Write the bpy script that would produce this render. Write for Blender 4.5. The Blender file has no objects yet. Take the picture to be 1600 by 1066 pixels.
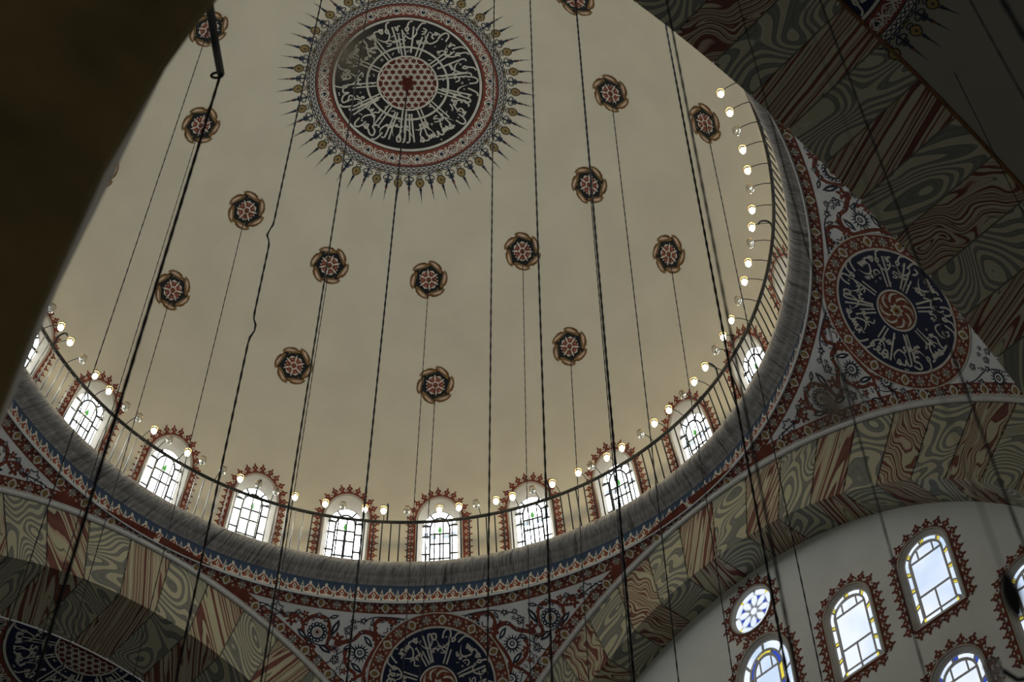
import bpy, math, random
from math import sin, cos, pi, radians as R, sqrt, degrees, atan2, hypot
from mathutils import Vector, Matrix
from mathutils.geometry import tessellate_polygon

random.seed(11)
SC = bpy.context.scene
COL = SC.collection

# ------------------------------------------------------------------ camera, world, exposure
CAM = Vector((1.839, -13.319, 1.6))
TH, RO, FPX = 0.92186, -0.0078, 2449.43
F_ = Vector((0, cos(TH), sin(TH))); X_ = Vector((1, 0, 0)); U_ = X_.cross(F_)
R2 = cos(RO) * X_ + sin(RO) * U_; U2 = -sin(RO) * X_ + cos(RO) * U_
cd = bpy.data.cameras.new('camera'); cam = bpy.data.objects.new('camera', cd); COL.objects.link(cam)
cd.sensor_width = 36; cd.sensor_fit = 'HORIZONTAL'; cd.lens = FPX / 1600 * 36
cd.clip_end = 200; cd.clip_start = .05
cd.dof.use_dof = True; cd.dof.focus_distance = 25; cd.dof.aperture_fstop = 2.0
m = Matrix((R2, U2, -F_)).transposed().to_4x4(); m.translation = CAM; cam.matrix_world = m
SC.camera = cam
W = bpy.data.worlds.new('sky'); SC.world = W; W.use_nodes = True
W.node_tree.nodes['Background'].inputs[0].default_value = (.97, .97, .92, 1)
W.node_tree.nodes['Background'].inputs[1].default_value = 0.085
SC.view_settings.view_transform = 'Standard'; SC.view_settings.look = 'None'
SC.view_settings.exposure = 0.0; SC.view_settings.gamma = 1; SC.view_settings.use_curve_mapping = False
PANE_E = 8.5          # daylight seen through the dome windows
TPANE_E = 0.95        # daylight seen through the tympanum windows
LAMP_E = 60.0

# ------------------------------------------------------------------ sizes (metres, dome axis at the origin)
A0 = R(85.52)                         # azimuth of the pendentive opposite the camera
LIP_R, LIP_Z = 5.91, 20.70
RD, APEX = 6.70, 26.868; ZD = APEX - RD
ZC, RS = 12.15, 9.963                 # pendentive sphere
DP = 6.24; BETA = math.asin(DP / RS)
CREASE = 6.55
FACE_R = sqrt(RS * RS - DP * DP) - .05

# ------------------------------------------------------------------ materials
def s2l(c): return tuple((x / 12.92 if x <= .04045 else ((x + .055) / 1.055) ** 2.4) for x in c)
def new_mat(name):
    mt = bpy.data.materials.new(name); mt.use_nodes = True
    nt = mt.node_tree; return mt, nt, nt.nodes['Principled BSDF']
def paint_mat(name, col, rough=.85, var=.12, scale=3.0, metal=0, bump=0):
    mt, nt, b = new_mat(name)
    b.inputs['Roughness'].default_value = rough; b.inputs['Metallic'].default_value = metal
    b.inputs['Specular IOR Level'].default_value = .2 if not metal else .5
    tc = nt.nodes.new('ShaderNodeTexCoord'); nz = nt.nodes.new('ShaderNodeTexNoise')
    nz.inputs['Scale'].default_value = scale; nz.inputs['Detail'].default_value = 4
    nt.links.new(tc.outputs['Object'], nz.inputs['Vector'])
    rp = nt.nodes.new('ShaderNodeValToRGB')
    rp.color_ramp.elements[0].color = (*[x * (1 - var) for x in col], 1)
    rp.color_ramp.elements[1].color = (*[min(1, x * (1 + var)) for x in col], 1)
    rp.color_ramp.elements[0].position = .3; rp.color_ramp.elements[1].position = .7
    nt.links.new(nz.outputs['Fac'], rp.inputs[0]); nt.links.new(rp.outputs[0], b.inputs['Base Color'])
    if bump:
        bp = nt.nodes.new('ShaderNodeBump'); bp.inputs['Strength'].default_value = bump; bp.inputs['Distance'].default_value = .02
        n2 = nt.nodes.new('ShaderNodeTexNoise'); n2.inputs['Scale'].default_value = 25
        nt.links.new(tc.outputs['Object'], n2.inputs['Vector']); nt.links.new(n2.outputs['Fac'], bp.inputs['Height'])
        nt.links.new(bp.outputs[0], b.inputs['Normal'])
    return mt
def glow_mat(name, col, e, base=(.8, .8, .8), noise=None):
    mt, nt, b = new_mat(name)
    b.inputs['Base Color'].default_value = (*base, 1)
    b.inputs['Emission Color'].default_value = (*col, 1); b.inputs['Emission Strength'].default_value = e
    b.inputs['Roughness'].default_value = .3
    if noise:
        tc = nt.nodes.new('ShaderNodeTexCoord'); nz = nt.nodes.new('ShaderNodeTexNoise'); nz.inputs['Scale'].default_value = noise
        oi = nt.nodes.new('ShaderNodeObjectInfo')
        ad = nt.nodes.new('ShaderNodeVectorMath'); nt.links.new(tc.outputs['Object'], ad.inputs[0]); nt.links.new(oi.outputs['Location'], ad.inputs[1])
        nt.links.new(ad.outputs[0], nz.inputs['Vector'])
        rp = nt.nodes.new('ShaderNodeValToRGB')
        rp.color_ramp.elements[0].position = .35; rp.color_ramp.elements[1].position = .62
        rp.color_ramp.elements[0].color = (col[0] * .62, col[1] * .74, col[2] * .9, 1); rp.color_ramp.elements[1].color = (*col, 1)
        nt.links.new(nz.outputs['Fac'], rp.inputs[0]); nt.links.new(rp.outputs[0], b.inputs['Emission Color'])
    return mt
M = {}
M['plaster'] = paint_mat('dome_plaster', (.625, .582, .465), .9, .05, 1.2)
M['cream'] = paint_mat('cream_plaster', (.42, .39, .33), .85, .06, 3)
M['white'] = paint_mat('white_paint', (.72, .735, .74), .8, .08, 2)
M['line'] = paint_mat('pale_line_paint', (.56, .54, .47), .8, .10, 6)
M['red'] = paint_mat('brick_red_paint', (.185, .050, .033), .8, .22, 5)
M['deepred'] = paint_mat('deep_red_paint', (.10, .022, .016), .8, .2, 5)
M['black'] = paint_mat('black_paint', (.011, .012, .013), .6, .2, 4)
M['navy'] = paint_mat('navy_paint', (.013, .019, .050), .7, .2, 4)
M['ink'] = paint_mat('dark_blue_line_paint', (.018, .028, .048), .7, .2, 4)
M['blue'] = paint_mat('grey_blue_paint', (.042, .066, .108), .8, .15, 4)
M['ochre'] = paint_mat('ochre_paint', (.30, .185, .060), .8, .2, 6)
M['gold'] = paint_mat('gold_paint', (.25, .175, .065), .7, .2, 8)
M['brown'] = paint_mat('brown_paint', (.145, .068, .026), .7, .25, 8)
M['rose'] = paint_mat('pale_rose_paint', (.55, .40, .31), .8, .1, 8)
M['tymp'] = paint_mat('grey_plaster', (.76, .78, .74), .9, .05, 1.4)
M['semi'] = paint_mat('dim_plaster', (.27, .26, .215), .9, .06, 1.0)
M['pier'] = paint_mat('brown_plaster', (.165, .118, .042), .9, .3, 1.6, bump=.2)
M['pierin'] = paint_mat('lit_jamb_plaster', (.66, .62, .55), .9, .1, 2)  # jamb colour lightened to imitate dome light falling on it
M['mould'] = paint_mat('stucco_moulding', (.56, .56, .54), .7, .08, 5)
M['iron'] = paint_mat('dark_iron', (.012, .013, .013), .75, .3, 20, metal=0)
M['glint_metal'] = paint_mat('glint_lightened_metal', (.32, .33, .33), .32, .2, 20, metal=.5)  # colour lightened to imitate window glints on the bars; also on a lamp rim
M['cable'] = paint_mat('dark_cable', (.012, .013, .018), .55, .4, 15)
M['chain'] = paint_mat('chain_iron', (.035, .033, .034), .5, .4, 15)
M['came'] = paint_mat('lead_came', (.05, .055, .065), .6, .15, 10)
M['tcame'] = paint_mat('plaster_came', (.74, .74, .76), .8, .1, 10)
M['brass'] = paint_mat('brass_socket', (.35, .25, .12), .35, .2, 20, metal=.7)
M['pane'] = glow_mat('daylit_pane', (.90, .96, 1.0), PANE_E)
M['bluepane'] = glow_mat('pale_blue_pane', (.42, .60, .80), .75)
M['green'] = glow_mat('green_glass', (.06, .30, .05), .9, (.1, .3, .1))
M['tpane'] = glow_mat('clear_daylit_glass', (.80, .88, 1.0), TPANE_E, noise=1.3)
M['yellow'] = glow_mat('yellow_glass', (.85, .72, .06), .85, (.6, .5, .1))
M['cobalt'] = glow_mat('blue_glass', (.02, .07, .55), .8, (.02, .05, .4))
M['bulb'] = glow_mat('lit_bulb', (1.0, .80, .50), LAMP_E)
def glass():
    mt, nt, b = new_mat('clear_glass')
    nt.nodes.remove(b); out = nt.nodes['Material Output']
    tr = nt.nodes.new('ShaderNodeBsdfTransparent'); gl = nt.nodes.new('ShaderNodeBsdfGlossy'); gl.inputs['Roughness'].default_value = .12
    tr.inputs[0].default_value = (.86, .88, .86, 1)
    lw = nt.nodes.new('ShaderNodeLayerWeight'); lw.inputs[0].default_value = .45
    mx = nt.nodes.new('ShaderNodeMixShader')
    nt.links.new(lw.outputs['Facing'], mx.inputs[0]); nt.links.new(tr.outputs[0], mx.inputs[1]); nt.links.new(gl.outputs[0], mx.inputs[2])
    nt.links.new(mx.outputs[0], out.inputs[0]); return mt
M['glass'] = glass()
def marble(name, kind):
    """painted imitation stone: agate-like grey bands or brick-red streaks, different on every block"""
    mt, nt, b = new_mat(name); b.inputs['Roughness'].default_value = .75; b.inputs['Specular IOR Level'].default_value = .25
    N = nt.nodes.new; L = nt.links.new
    tc = N('ShaderNodeTexCoord'); oi = N('ShaderNodeObjectInfo'); sp = N('ShaderNodeSeparateXYZ'); L(tc.outputs['Object'], sp.inputs[0])
    sub = N('ShaderNodeMath'); sub.operation = 'SUBTRACT'; L(sp.outputs[2], sub.inputs[0]); L(sp.outputs[0], sub.inputs[1])
    rm = N('ShaderNodeMath'); rm.operation = 'MULTIPLY'; L(oi.outputs['Random'], rm.inputs[0]); rm.inputs[1].default_value = 61
    cb = N('ShaderNodeCombineXYZ'); L(sp.outputs[1], cb.inputs[0]); L(sub.outputs[0], cb.inputs[1]); L(rm.outputs[0], cb.inputs[2])
    ang = N('ShaderNodeMath'); ang.operation = 'MULTIPLY_ADD'; L(oi.outputs['Random'], ang.inputs[0])
    ang.inputs[1].default_value = 1.5 if kind == 'red' else 6.0; ang.inputs[2].default_value = -.75
    vr = N('ShaderNodeVectorRotate'); vr.rotation_type = 'Z_AXIS'; L(cb.outputs[0], vr.inputs['Vector']); L(ang.outputs[0], vr.inputs['Angle'])
    mp = N('ShaderNodeMapping'); L(vr.outputs[0], mp.inputs[0])
    nz = N('ShaderNodeTexNoise'); L(mp.outputs[0], nz.inputs['Vector'])
    if kind == 'grey':
        mp.inputs['Scale'].default_value = (1.5, .72, 1); nz.inputs['Scale'].default_value = 1.0; nz.inputs['Detail'].default_value = .35; nz.inputs['Distortion'].default_value = .5
        k = 20.0
    else:
        mp.inputs['Scale'].default_value = (2.2, .08, 1); nz.inputs['Scale'].default_value = 1.0; nz.inputs['Detail'].default_value = 1.2
        # a third of the red blocks are wavy
        gt = N('ShaderNodeMath'); gt.operation = 'FRACT'; m7 = N('ShaderNodeMath'); m7.operation = 'MULTIPLY'; m7.inputs[1].default_value = 7.3
        L(oi.outputs['Random'], m7.inputs[0]); L(m7.outputs[0], gt.inputs[0])
        g2 = N('ShaderNodeMath'); g2.operation = 'GREATER_THAN'; g2.inputs[1].default_value = .66; L(gt.outputs[0], g2.inputs[0])
        g3 = N('ShaderNodeMath'); g3.operation = 'MULTIPLY_ADD'; g3.inputs[1].default_value = .45; g3.inputs[2].default_value = .03; L(g2.outputs[0], g3.inputs[0])
        wn = N('ShaderNodeTexNoise'); wn.inputs['Scale'].default_value = 1.9; wn.inputs['Detail'].default_value = 1; L(cb.outputs[0], wn.inputs['Vector'])
        sc = N('ShaderNodeVectorMath'); sc.operation = 'SCALE'; L(wn.outputs['Color'], sc.inputs[0]); L(g3.outputs[0], sc.inputs['Scale'])
        ad = N('ShaderNodeVectorMath'); L(vr.outputs[0], ad.inputs[0]); L(sc.outputs[0], ad.inputs[1]); L(ad.outputs[0], mp.inputs[0])
        k = 14.0
    mu = N('ShaderNodeMath'); mu.operation = 'MULTIPLY'; mu.inputs[1].default_value = k; L(nz.outputs['Fac'], mu.inputs[0])
    fr = N('ShaderNodeMath'); fr.operation = 'FRACT'; L(mu.outputs[0], fr.inputs[0])
    rp = N('ShaderNodeValToRGB'); rp.color_ramp.interpolation = 'LINEAR'; L(fr.outputs[0], rp.inputs[0])
    cream, g1, g2_, lt = (.43, .405, .275), (.150, .155, .135), (.205, .205, .175), (.50, .475, .37)
    r1, r2_, pk, dk = (.125, .040, .032), (.165, .062, .048), (.40, .30, .22), (.07, .055, .042)
    st = ([(0, lt), (.05, g1), (.34, g2_), (.38, g1), (.52, g2_), (.56, lt), (.62, cream), (.97, cream), (1, lt)] if kind == 'grey' else
          [(0, dk), (.03, r1), (.16, r2_), (.28, r1), (.32, pk), (.42, cream), (.54, cream), (.56, dk), (.585, cream), (.68, pk), (.72, r2_), (.80, r1), (.84, cream), (1, cream)])
    el = rp.color_ramp.elements
    while len(el) < len(st): el.new(.5)
    for e, (p_, c) in zip(el, st): e.position = p_; e.color = (*c, 1)
    L(rp.outputs[0], b.inputs['Base Color']); return mt
M['vgrey'] = marble('grey_agate_painted_stone', 'grey')
M['vred'] = marble('red_streaked_painted_stone', 'red')
def stain_mat():
    mt, nt, b = new_mat('damp_stain'); b.inputs['Base Color'].default_value = (.20, .17, .12, 1); b.inputs['Roughness'].default_value = .9
    N = nt.nodes.new; L = nt.links.new
    tc = N('ShaderNodeTexCoord'); v = N('ShaderNodeAttribute'); v.attribute_name = 'spread'
    nz = N('ShaderNodeTexNoise'); nz.inputs['Scale'].default_value = 2.6; nz.inputs['Detail'].default_value = 5; L(tc.outputs['Object'], nz.inputs['Vector'])
    a = N('ShaderNodeMath'); a.operation = 'MULTIPLY_ADD'; a.inputs[1].default_value = -1.3; a.inputs[2].default_value = 1.3; L(v.outputs['Fac'], a.inputs[0])
    c = N('ShaderNodeMath'); c.operation = 'MULTIPLY'; c.use_clamp = True; L(a.outputs[0], c.inputs[0]); L(nz.outputs['Fac'], c.inputs[1])
    L(c.outputs[0], b.inputs['Alpha']); return mt
M['stain'] = stain_mat()
def cornice_mat():
    mt, nt, b = new_mat('grey_veined_cornice'); b.inputs['Roughness'].default_value = .6
    N = nt.nodes.new; L = nt.links.new
    tc = N('ShaderNodeTexCoord'); sp = N('ShaderNodeSeparateXYZ'); L(tc.outputs['Object'], sp.inputs[0])
    at = N('ShaderNodeMath'); at.operation = 'ARCTAN2'; L(sp.outputs[1], at.inputs[0]); L(sp.outputs[0], at.inputs[1])
    m1 = N('ShaderNodeMath'); m1.operation = 'MULTIPLY'; m1.inputs[1].default_value = 44; L(at.outputs[0], m1.inputs[0])
    m2 = N('ShaderNodeMath'); m2.operation = 'MULTIPLY_ADD'; m2.inputs[1].default_value = 4.5; L(sp.outputs[2], m2.inputs[0]); L(m1.outputs[0], m2.inputs[2])
    m3 = N('ShaderNodeMath'); m3.operation = 'MULTIPLY'; m3.inputs[1].default_value = 1.6; L(sp.outputs[2], m3.inputs[0])
    cb = N('ShaderNodeCombineXYZ'); L(m2.outputs[0], cb.inputs[0]); L(m3.outputs[0], cb.inputs[1])
    n1 = N('ShaderNodeTexNoise'); n1.inputs['Scale'].default_value = 1.6; n1.inputs['Detail'].default_value = 6; n1.inputs['Roughness'].default_value = .62; n1.inputs['Distortion'].default_value = .6
    L(cb.outputs[0], n1.inputs['Vector'])
    rp = N('ShaderNodeValToRGB'); L(n1.outputs['Fac'], rp.inputs[0]); el = rp.color_ramp.elements
    st = [(.30, (.06, .058, .056)), (.43, (.24, .23, .22)), (.50, (.42, .41, .39)), (.57, (.20, .195, .185)), (.70, (.56, .55, .52))]
    while len(el) < len(st): el.new(.5)
    for e, (p_, c) in zip(el, st): e.position = p_; e.color = (*c, 1)
    L(rp.outputs[0], b.inputs['Base Color']); return mt
M['cornice'] = cornice_mat()

# ------------------------------------------------------------------ object helpers
def mesh(name, vs, fs, mats, idx=None, smooth=False):
    me = bpy.data.meshes.new(name); me.from_pydata([tuple(v) for v in vs], [], fs)
    for mm in (mats if isinstance(mats, (list, tuple)) else [mats]): me.materials.append(M[mm] if isinstance(mm, str) else mm)
    if idx: me.polygons.foreach_set('material_index', idx)
    if smooth: me.polygons.foreach_set('use_smooth', [True] * len(me.polygons))
    me.update(); return me
def ob(name, data, parent=None, mat=None):
    o = bpy.data.objects.new(name, data); COL.objects.link(o)
    if parent: o.parent = parent
    if mat is not None: o.matrix_basis = mat
    return o
def tag(o, label=None, cat=None, group=None, kind=None):
    for k, v in (('label', label), ('category', cat), ('group', group), ('kind', kind)):
        if v: o[k] = v
    return o
def struct(o, label=None, cat=None, group=None): return tag(o, label, cat, group, 'structure')
def rz(a): return Matrix.Rotation(a, 4, 'Z')
def grid(fn, us, vs_, close_u=False):
    V = [fn(u, v) for v in vs_ for u in us]; n = len(us); F = []
    for j in range(len(vs_) - 1):
        for i in range(n if close_u else n - 1):
            i2 = (i + 1) % n; F.append((j * n + i, j * n + i2, (j + 1) * n + i2, (j + 1) * n + i))
    return V, F
def lin(a, b, n): return [a + (b - a) * i / n for i in range(n + 1)]
def merge(*parts):
    V, F = [], []
    for v, f in parts:
        o = len(V); V += list(v); F += [tuple(i + o for i in q) for q in f]
    return V, F
def tube(path, r, n=6, closed=False, caps=True):
    P = [Vector(p) for p in path]; k = len(P); V, F = [], []
    ref = None
    for i, p in enumerate(P):
        if closed: t = P[(i + 1) % k] - P[i - 1]
        else: t = P[min(i + 1, k - 1)] - P[max(i - 1, 0)]
        t.normalize()
        if ref is None:
            ref = Vector((0, 0, 1)) if abs(t.z) < .9 else Vector((1, 0, 0))
        a = (ref - t * ref.dot(t)).normalized(); ref = a; b = t.cross(a)
        rr = r[i] if isinstance(r, (list, tuple)) else r
        V += [p + rr * (cos(2 * pi * j / n) * a + sin(2 * pi * j / n) * b) for j in range(n)]
    for i in range(k if closed else k - 1):
        i2 = (i + 1) % k
        F += [(i * n + j, i * n + (j + 1) % n, i2 * n + (j + 1) % n, i2 * n + j) for j in range(n)]
    if caps and not closed: F += [tuple(range(n))[::-1], tuple(range((k - 1) * n, k * n))]
    return V, F
def lathe(prof, n=12, c=(0, 0, 0)):
    return grid(lambda a, p: Vector((c[0] + p[0] * cos(a), c[1] + p[0] * sin(a), c[2] + p[1])), [2 * pi * i / n for i in range(n)], prof, True)
def smooth_path(pts, k=4, closed=False):
    """Catmull-Rom through 2-D points"""
    n = len(pts); out = []
    rng = range(n if closed else n - 1)
    for i in rng:
        p0, p1, p2, p3 = (pts[(i + d) % n] if closed else pts[min(max(i + d, 0), n - 1)] for d in (-1, 0, 1, 2))
        for j in range(k):
            t = j / k
            out.append(tuple(.5 * ((2 * b) + (-a + c) * t + (2 * a - 5 * b + 4 * c - d) * t * t + (-a + 3 * b - 3 * c + d) * t ** 3) for a, b, c, d in zip(p0, p1, p2, p3)))
    if not closed: out.append(tuple(pts[-1]))
    return out

class Ink:
    """flat paint laid on a surface: 2-D shapes carried to 3-D by fn(x, y, off)"""
    def __init__(s, fn, step=.0025): s.fn, s.V, s.F, s.I, s.mats, s.step = fn, [], [], [], [], step; s.xf = None
    def mi(s, m_):
        if m_ not in s.mats: s.mats.append(m_)
        return s.mats.index(m_)
    def at(s, x, y, rot=0, sc=1, mir=1): s.xf = (x, y, cos(rot) * sc, sin(rot) * sc, mir); return s
    def home(s): s.xf = None; return s
    def put(s, p, layer):
        x, y = p[0], p[1]
        if s.xf: X, Y, c, sn, mr = s.xf; x *= mr; x, y = X + c * x - sn * y, Y + sn * x + c * y
        s.V.append(s.fn(x, y, layer * s.step))
    def poly(s, pts, m_, layer=1):
        o = len(s.V)
        for p in pts: s.put(p, layer)
        k = s.mi(m_)
        if len(pts) <= 4: s.F.append(tuple(range(o, o + len(pts)))); s.I.append(k); return
        for t in tessellate_polygon([[Vector((p[0], p[1], 0)) for p in pts]]): s.F.append(tuple(o + i for i in t)); s.I.append(k)
    def ring(s, x, y, r0, r1, m_, layer=1, n=24, rings=1, a0=0, a1=2 * pi):
        o = len(s.V); full = abs(a1 - a0 - 2 * pi) < 1e-6; k = s.mi(m_); w = n if full else n + 1
        for j in range(rings + 1):
            r = r0 + (r1 - r0) * j / rings
            for i in range(w):
                a = a0 + (a1 - a0) * i / n; s.put((x + r * cos(a), y + r * sin(a)), layer)
        for j in range(rings):
            for i in range(n):
                i2 = (i + 1) % w; s.F.append((o + j * w + i, o + j * w + i2, o + (j + 1) * w + i2, o + (j + 1) * w + i)); s.I.append(k)
    def disc(s, x, y, r, m_, layer=1, n=12): s.poly([(x + r * cos(2 * pi * i / n), y + r * sin(2 * pi * i / n)) for i in range(n)], m_, layer)
    def stroke(s, pts, w, m_, layer=1, k=3, closed=False, taper=False):
        P = smooth_path(pts, k, closed) if k > 1 and len(pts) > 2 else list(pts)
        o = len(s.V); n = len(P); q = s.mi(m_)
        for i, p in enumerate(P):
            a = P[i - 1] if (i or closed) else P[0]; b = P[(i + 1) % n] if (closed or i < n - 1) else P[-1]
            dx, dy = b[0] - a[0], b[1] - a[1]; l = hypot(dx, dy) or 1
            ww = w * .5
            if taper: ww *= max(.12, min(1, 4 * min(i, n - 1 - i) / n))
            s.put((p[0] - dy / l * ww, p[1] + dx / l * ww), layer); s.put((p[0] + dy / l * ww, p[1] - dx / l * ww), layer)
        for i in range(n if closed else n - 1):
            i2 = (i + 1) % n; s.F.append((o + 2 * i, o + 2 * i + 1, o + 2 * i2 + 1, o + 2 * i2)); s.I.append(q)
    def mesh(s, name): return mesh(name, s.V, s.F, s.mats, s.I)

# ------------------------------------------------------------------ surfaces
def dome_pt(az, pol, off=0):
    r = RD - off; return Vector((r * sin(pol) * cos(az), r * sin(pol) * sin(az), ZD + r * cos(pol)))
def pend_pt(az, pol, off=0):
    r = RS - off; return Vector((r * sin(pol) * cos(az), r * sin(pol) * sin(az), ZC + r * cos(pol)))
def tangent(ptfn, az, pol, rad):
    """metric chart around (az, pol): x to the viewer's right, y up towards the crown"""
    o = ptfn(az, pol, rad)  # sphere centre
    n = (ptfn(az, pol) - o).normalized(); ez = Vector((0, 0, 1)); up = (ez - n * n.z).normalized(); rt = n.cross(up)
    def f(x, y, off): return o + (n * rad + rt * x + up * y).normalized() * (rad - off)
    return f
def wall_at(x, z, off=0):
    """dome wall at azimuth 0: x metres along the arc (viewer's right), z height"""
    r = sqrt(max((RD + off) ** 2 - (z - ZD) ** 2, .01)); a = -x / 6.5
    return Vector((r * cos(a), r * sin(a), z))

# ================================================================== DOME
HW, ZSILL, ZSPR = .395, 20.92, 22.16       # plaster opening of a dome window
WIN_AZ = [A0 + R(15.0 * k) for k in range(5, -19, -1)]
def arch_outline(hw, zs, zt, n=16, point=.06, z0=None):
    """closed outline, anticlockwise from bottom right"""
    z0 = ZSILL if z0 is None else z0
    up = [(hw, z) for z in lin(z0, zs, 6)]
    arc = [(hw * cos(pi * i / n), zs + (hw * sin(pi * i / n)) * (1 + point * sin(pi * i / n)) * (zt - zs) / (hw * (1 + point))) for i in range(1, n)]
    dn = [(-hw, z) for z in lin(zs, z0, 6)]
    bt = [(x, z0) for x in lin(-hw, hw, 4)[1:-1]]
    return up + arc + dn + bt
OPEN = arch_outline(HW, ZSPR, 22.62)
GHW, GZS, GZT, GZ0 = .315, 22.16, 22.47, 20.98
GLASS = arch_outline(GHW, GZS, GZT, 16, .28, GZ0)
ceil_parts = []
ZTOPB = 22.95
edges = [(WIN_AZ[i] + WIN_AZ[(i + 1) % 24] + (0 if i < 23 else -2 * pi)) / 2 for i in range(24)]
for i, a in enumerate(WIN_AZ):
    l = (edges[i - 1] if i else edges[23] + 2 * pi) - a; r = a - edges[i]      # angular half-widths left/right
    xl, xr = -l * 6.5, r * 6.5
    c = (0, 21.75); n = len(OPEN); V, F = [], []
    outer = []
    for p in OPEN:
        dx, dz = p[0] - c[0], p[1] - c[1]
        t = min([(xr if dx > 0 else xl) / dx if abs(dx) > 1e-6 else 1e9, ((ZTOPB if dz > 0 else 20.6) - c[1]) / dz if abs(dz) > 1e-6 else 1e9])
        outer.append((c[0] + dx * t, c[1] + dz * t))
    for cx, cz in ((xl, 20.6), (xr, 20.6), (xl, ZTOPB), (xr, ZTOPB)):      # snap the nearest point to every corner
        k = min(range(n), key=lambda q: hypot(outer[q][0] - cx, outer[q][1] - cz)); outer[k] = (cx, cz)
    for j in range(6):
        t = j / 5
        V += [rz(a) @ wall_at(p[0] + (q[0] - p[0]) * t, p[1] + (q[1] - p[1]) * t) for p, q in zip(OPEN, outer)]
    for j in range(5):
        F += [(j * n + k, j * n + (k + 1) % n, (j + 1) * n + (k + 1) % n, (j + 1) * n + k) for k in range(n)]
    ceil_parts.append((V, F))
p0 = math.acos((ZTOPB - .01 - ZD) / RD)
ceil_parts.append(grid(lambda a, p: dome_pt(a, p, -.001), lin(0, 2 * pi, 144)[:-1], lin(.001, p0 + .003, 30), True))
V, F = merge(*ceil_parts)
ceiling = struct(ob('ceiling', mesh('ceiling', V, F, 'plaster', smooth=True)), 'cream plastered dome with painted rosettes above the ring of windows', 'dome')
# unseen outer skin, added to keep daylight from leaking in between the windows
V, F = grid(lambda a, p: Vector(((RD + .32) * sin(p) * cos(a), (RD + .32) * sin(p) * sin(a), ZD + (RD + .32) * cos(p))), lin(0, 2 * pi, 72)[:-1], lin(.01, R(88), 24), True)
struct(ob('light_block_shell', mesh('light_block_shell', V, F, 'semi', smooth=True)), 'unseen shell added outside the dome plaster to block daylight', 'light_block_shell')

# ---------------- dome windows
def band_mesh(outer, inner, fo, fi):
    n = len(outer); V = [fo(*p) for p in outer] + [fi(*p) for p in inner]
    return V, [(i, (i + 1) % n, n + (i + 1) % n, n + i) for i in range(n)]
GOFF = .13
BASE = wall_at(0, ZSILL)
def shift(V): return [v - BASE for v in V]
V1, F1 = band_mesh(OPEN, GLASS, lambda x, z: wall_at(x, z, 0), lambda x, z: wall_at(x, z, GOFF))
rim = [(x * 1.09, ZSILL + (z - ZSILL) * 1.018 + .0) for x, z in OPEN]
V2, F2 = band_mesh(rim, OPEN, lambda x, z: wall_at(x, z, -.012), lambda x, z: wall_at(x, z, -.012))
V3, F3 = band_mesh(rim, rim, lambda x, z: wall_at(x, z, -.012), lambda x, z: wall_at(x, z, .0))
V, F = merge((V1, F1), (V2, F2), (V3, F3))
reveal_me = mesh('window_reveal', shift(V), F, 'cream', smooth=False)
# lattice of panes: an inner arched light framed by border panes
IHW, IZ0, IZS, IZT = .178, 21.20, 22.10, 22.34
def iarch(hw, zs, zt, n=10): return [(hw * cos(pi * i / n), zs + (zt - zs) * (sin(pi * i / n) ** .85)) for i in range(n + 1)]
g = .017
panes = []
rows = [IZ0, 21.53, 21.83, 22.03]
for a, b in zip(rows, rows[1:]):
    for s_ in (-1, 1): panes.append(([(s_ * g * .6, a + g), (s_ * (IHW - g), a + g), (s_ * (IHW - g), b - g), (s_ * g * .6, b - g)], 'pane'))
panes.append(([(-IHW + g, 22.03 + g), (IHW - g, 22.03 + g)] + [(x * .93, z - .012) for x, z in iarch(IHW, IZS, IZT)], 'pane'))
ys = [GZ0, 21.35, 21.63, 21.98, GZS + .03]
for s_ in (-1, 1):
    for a, b in zip(ys, ys[1:]):
        if a == GZ0: pts = [(s_ * (IHW + g), a + g), (s_ * (GHW - .008), a + g), (s_ * (GHW - .008), b - g), (s_ * (IHW + g), b - g)]
        else: pts = [(s_ * (IHW + g), a + g), (s_ * (GHW - .008), a + g), (s_ * (GHW - .008), b - g), (s_ * (IHW + g), b - g)]
        panes.append((pts, 'pane'))
bx = [-IHW + g, -.06, .06, IHW - g]
for a, b in zip(bx, bx[1:]): panes.append(([(a + g * .5, GZ0 + g), (b - g * .5, GZ0 + g), (b - g * .5, IZ0 - g), (a + g * .5, IZ0 - g)], 'pane'))
def gl_arc(t): return (GHW * .975 * cos(t), GZS + (GZT - GZS) * .96 * sin(t) * (1 + .28 * sin(t)) / 1.28)
def in_arc(t): return ((IHW + g) * cos(t), IZS + (IZT + .012 - IZS) * max(sin(t), 0) ** .85)
for t0, t1 in ((.12, .30), (.32, .68), (.70, .88)):
    ts = lin(t0 * pi, t1 * pi, 5); panes.append(([in_arc(t) for t in ts] + [gl_arc(t) for t in ts[::-1]], 'pane'))
drop = [(.0, 22.045), (.03, 22.07), (.036, 22.115), (.016, 22.16), (.0, 22.20), (-.016, 22.16), (-.036, 22.115), (-.03, 22.07)]
pane_mes = []
for pts, mt in panes + [(drop, 'green')]:
    ink = Ink(lambda x, z, off: wall_at(x, z, GOFF - .004 - off) - BASE); ink.poly(pts, mt, 0 if mt != 'green' else 4)
    pane_mes.append((ink.mesh('window_pane'), mt))
blue_me = []
for s_, pts in ((0, [(-.16, 21.93), (-.05, 21.93), (-.05, 22.01), (-.16, 22.01)]), (1, [(.05, 21.93), (.16, 21.93), (.16, 22.01), (.05, 22.01)]), (2, [(-.30, 22.0), (-.2, 22.0), (-.2, 22.07), (-.30, 22.07)]), (3, [(.2, 22.0), (.30, 22.0), (.30, 22.07), (.2, 22.07)])):
    ink = Ink(lambda x, z, off: wall_at(x, z, GOFF - .006 - off) - BASE); ink.poly(pts, 'bluepane', 1); blue_me.append(ink.mesh('blue_pane'))
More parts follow.
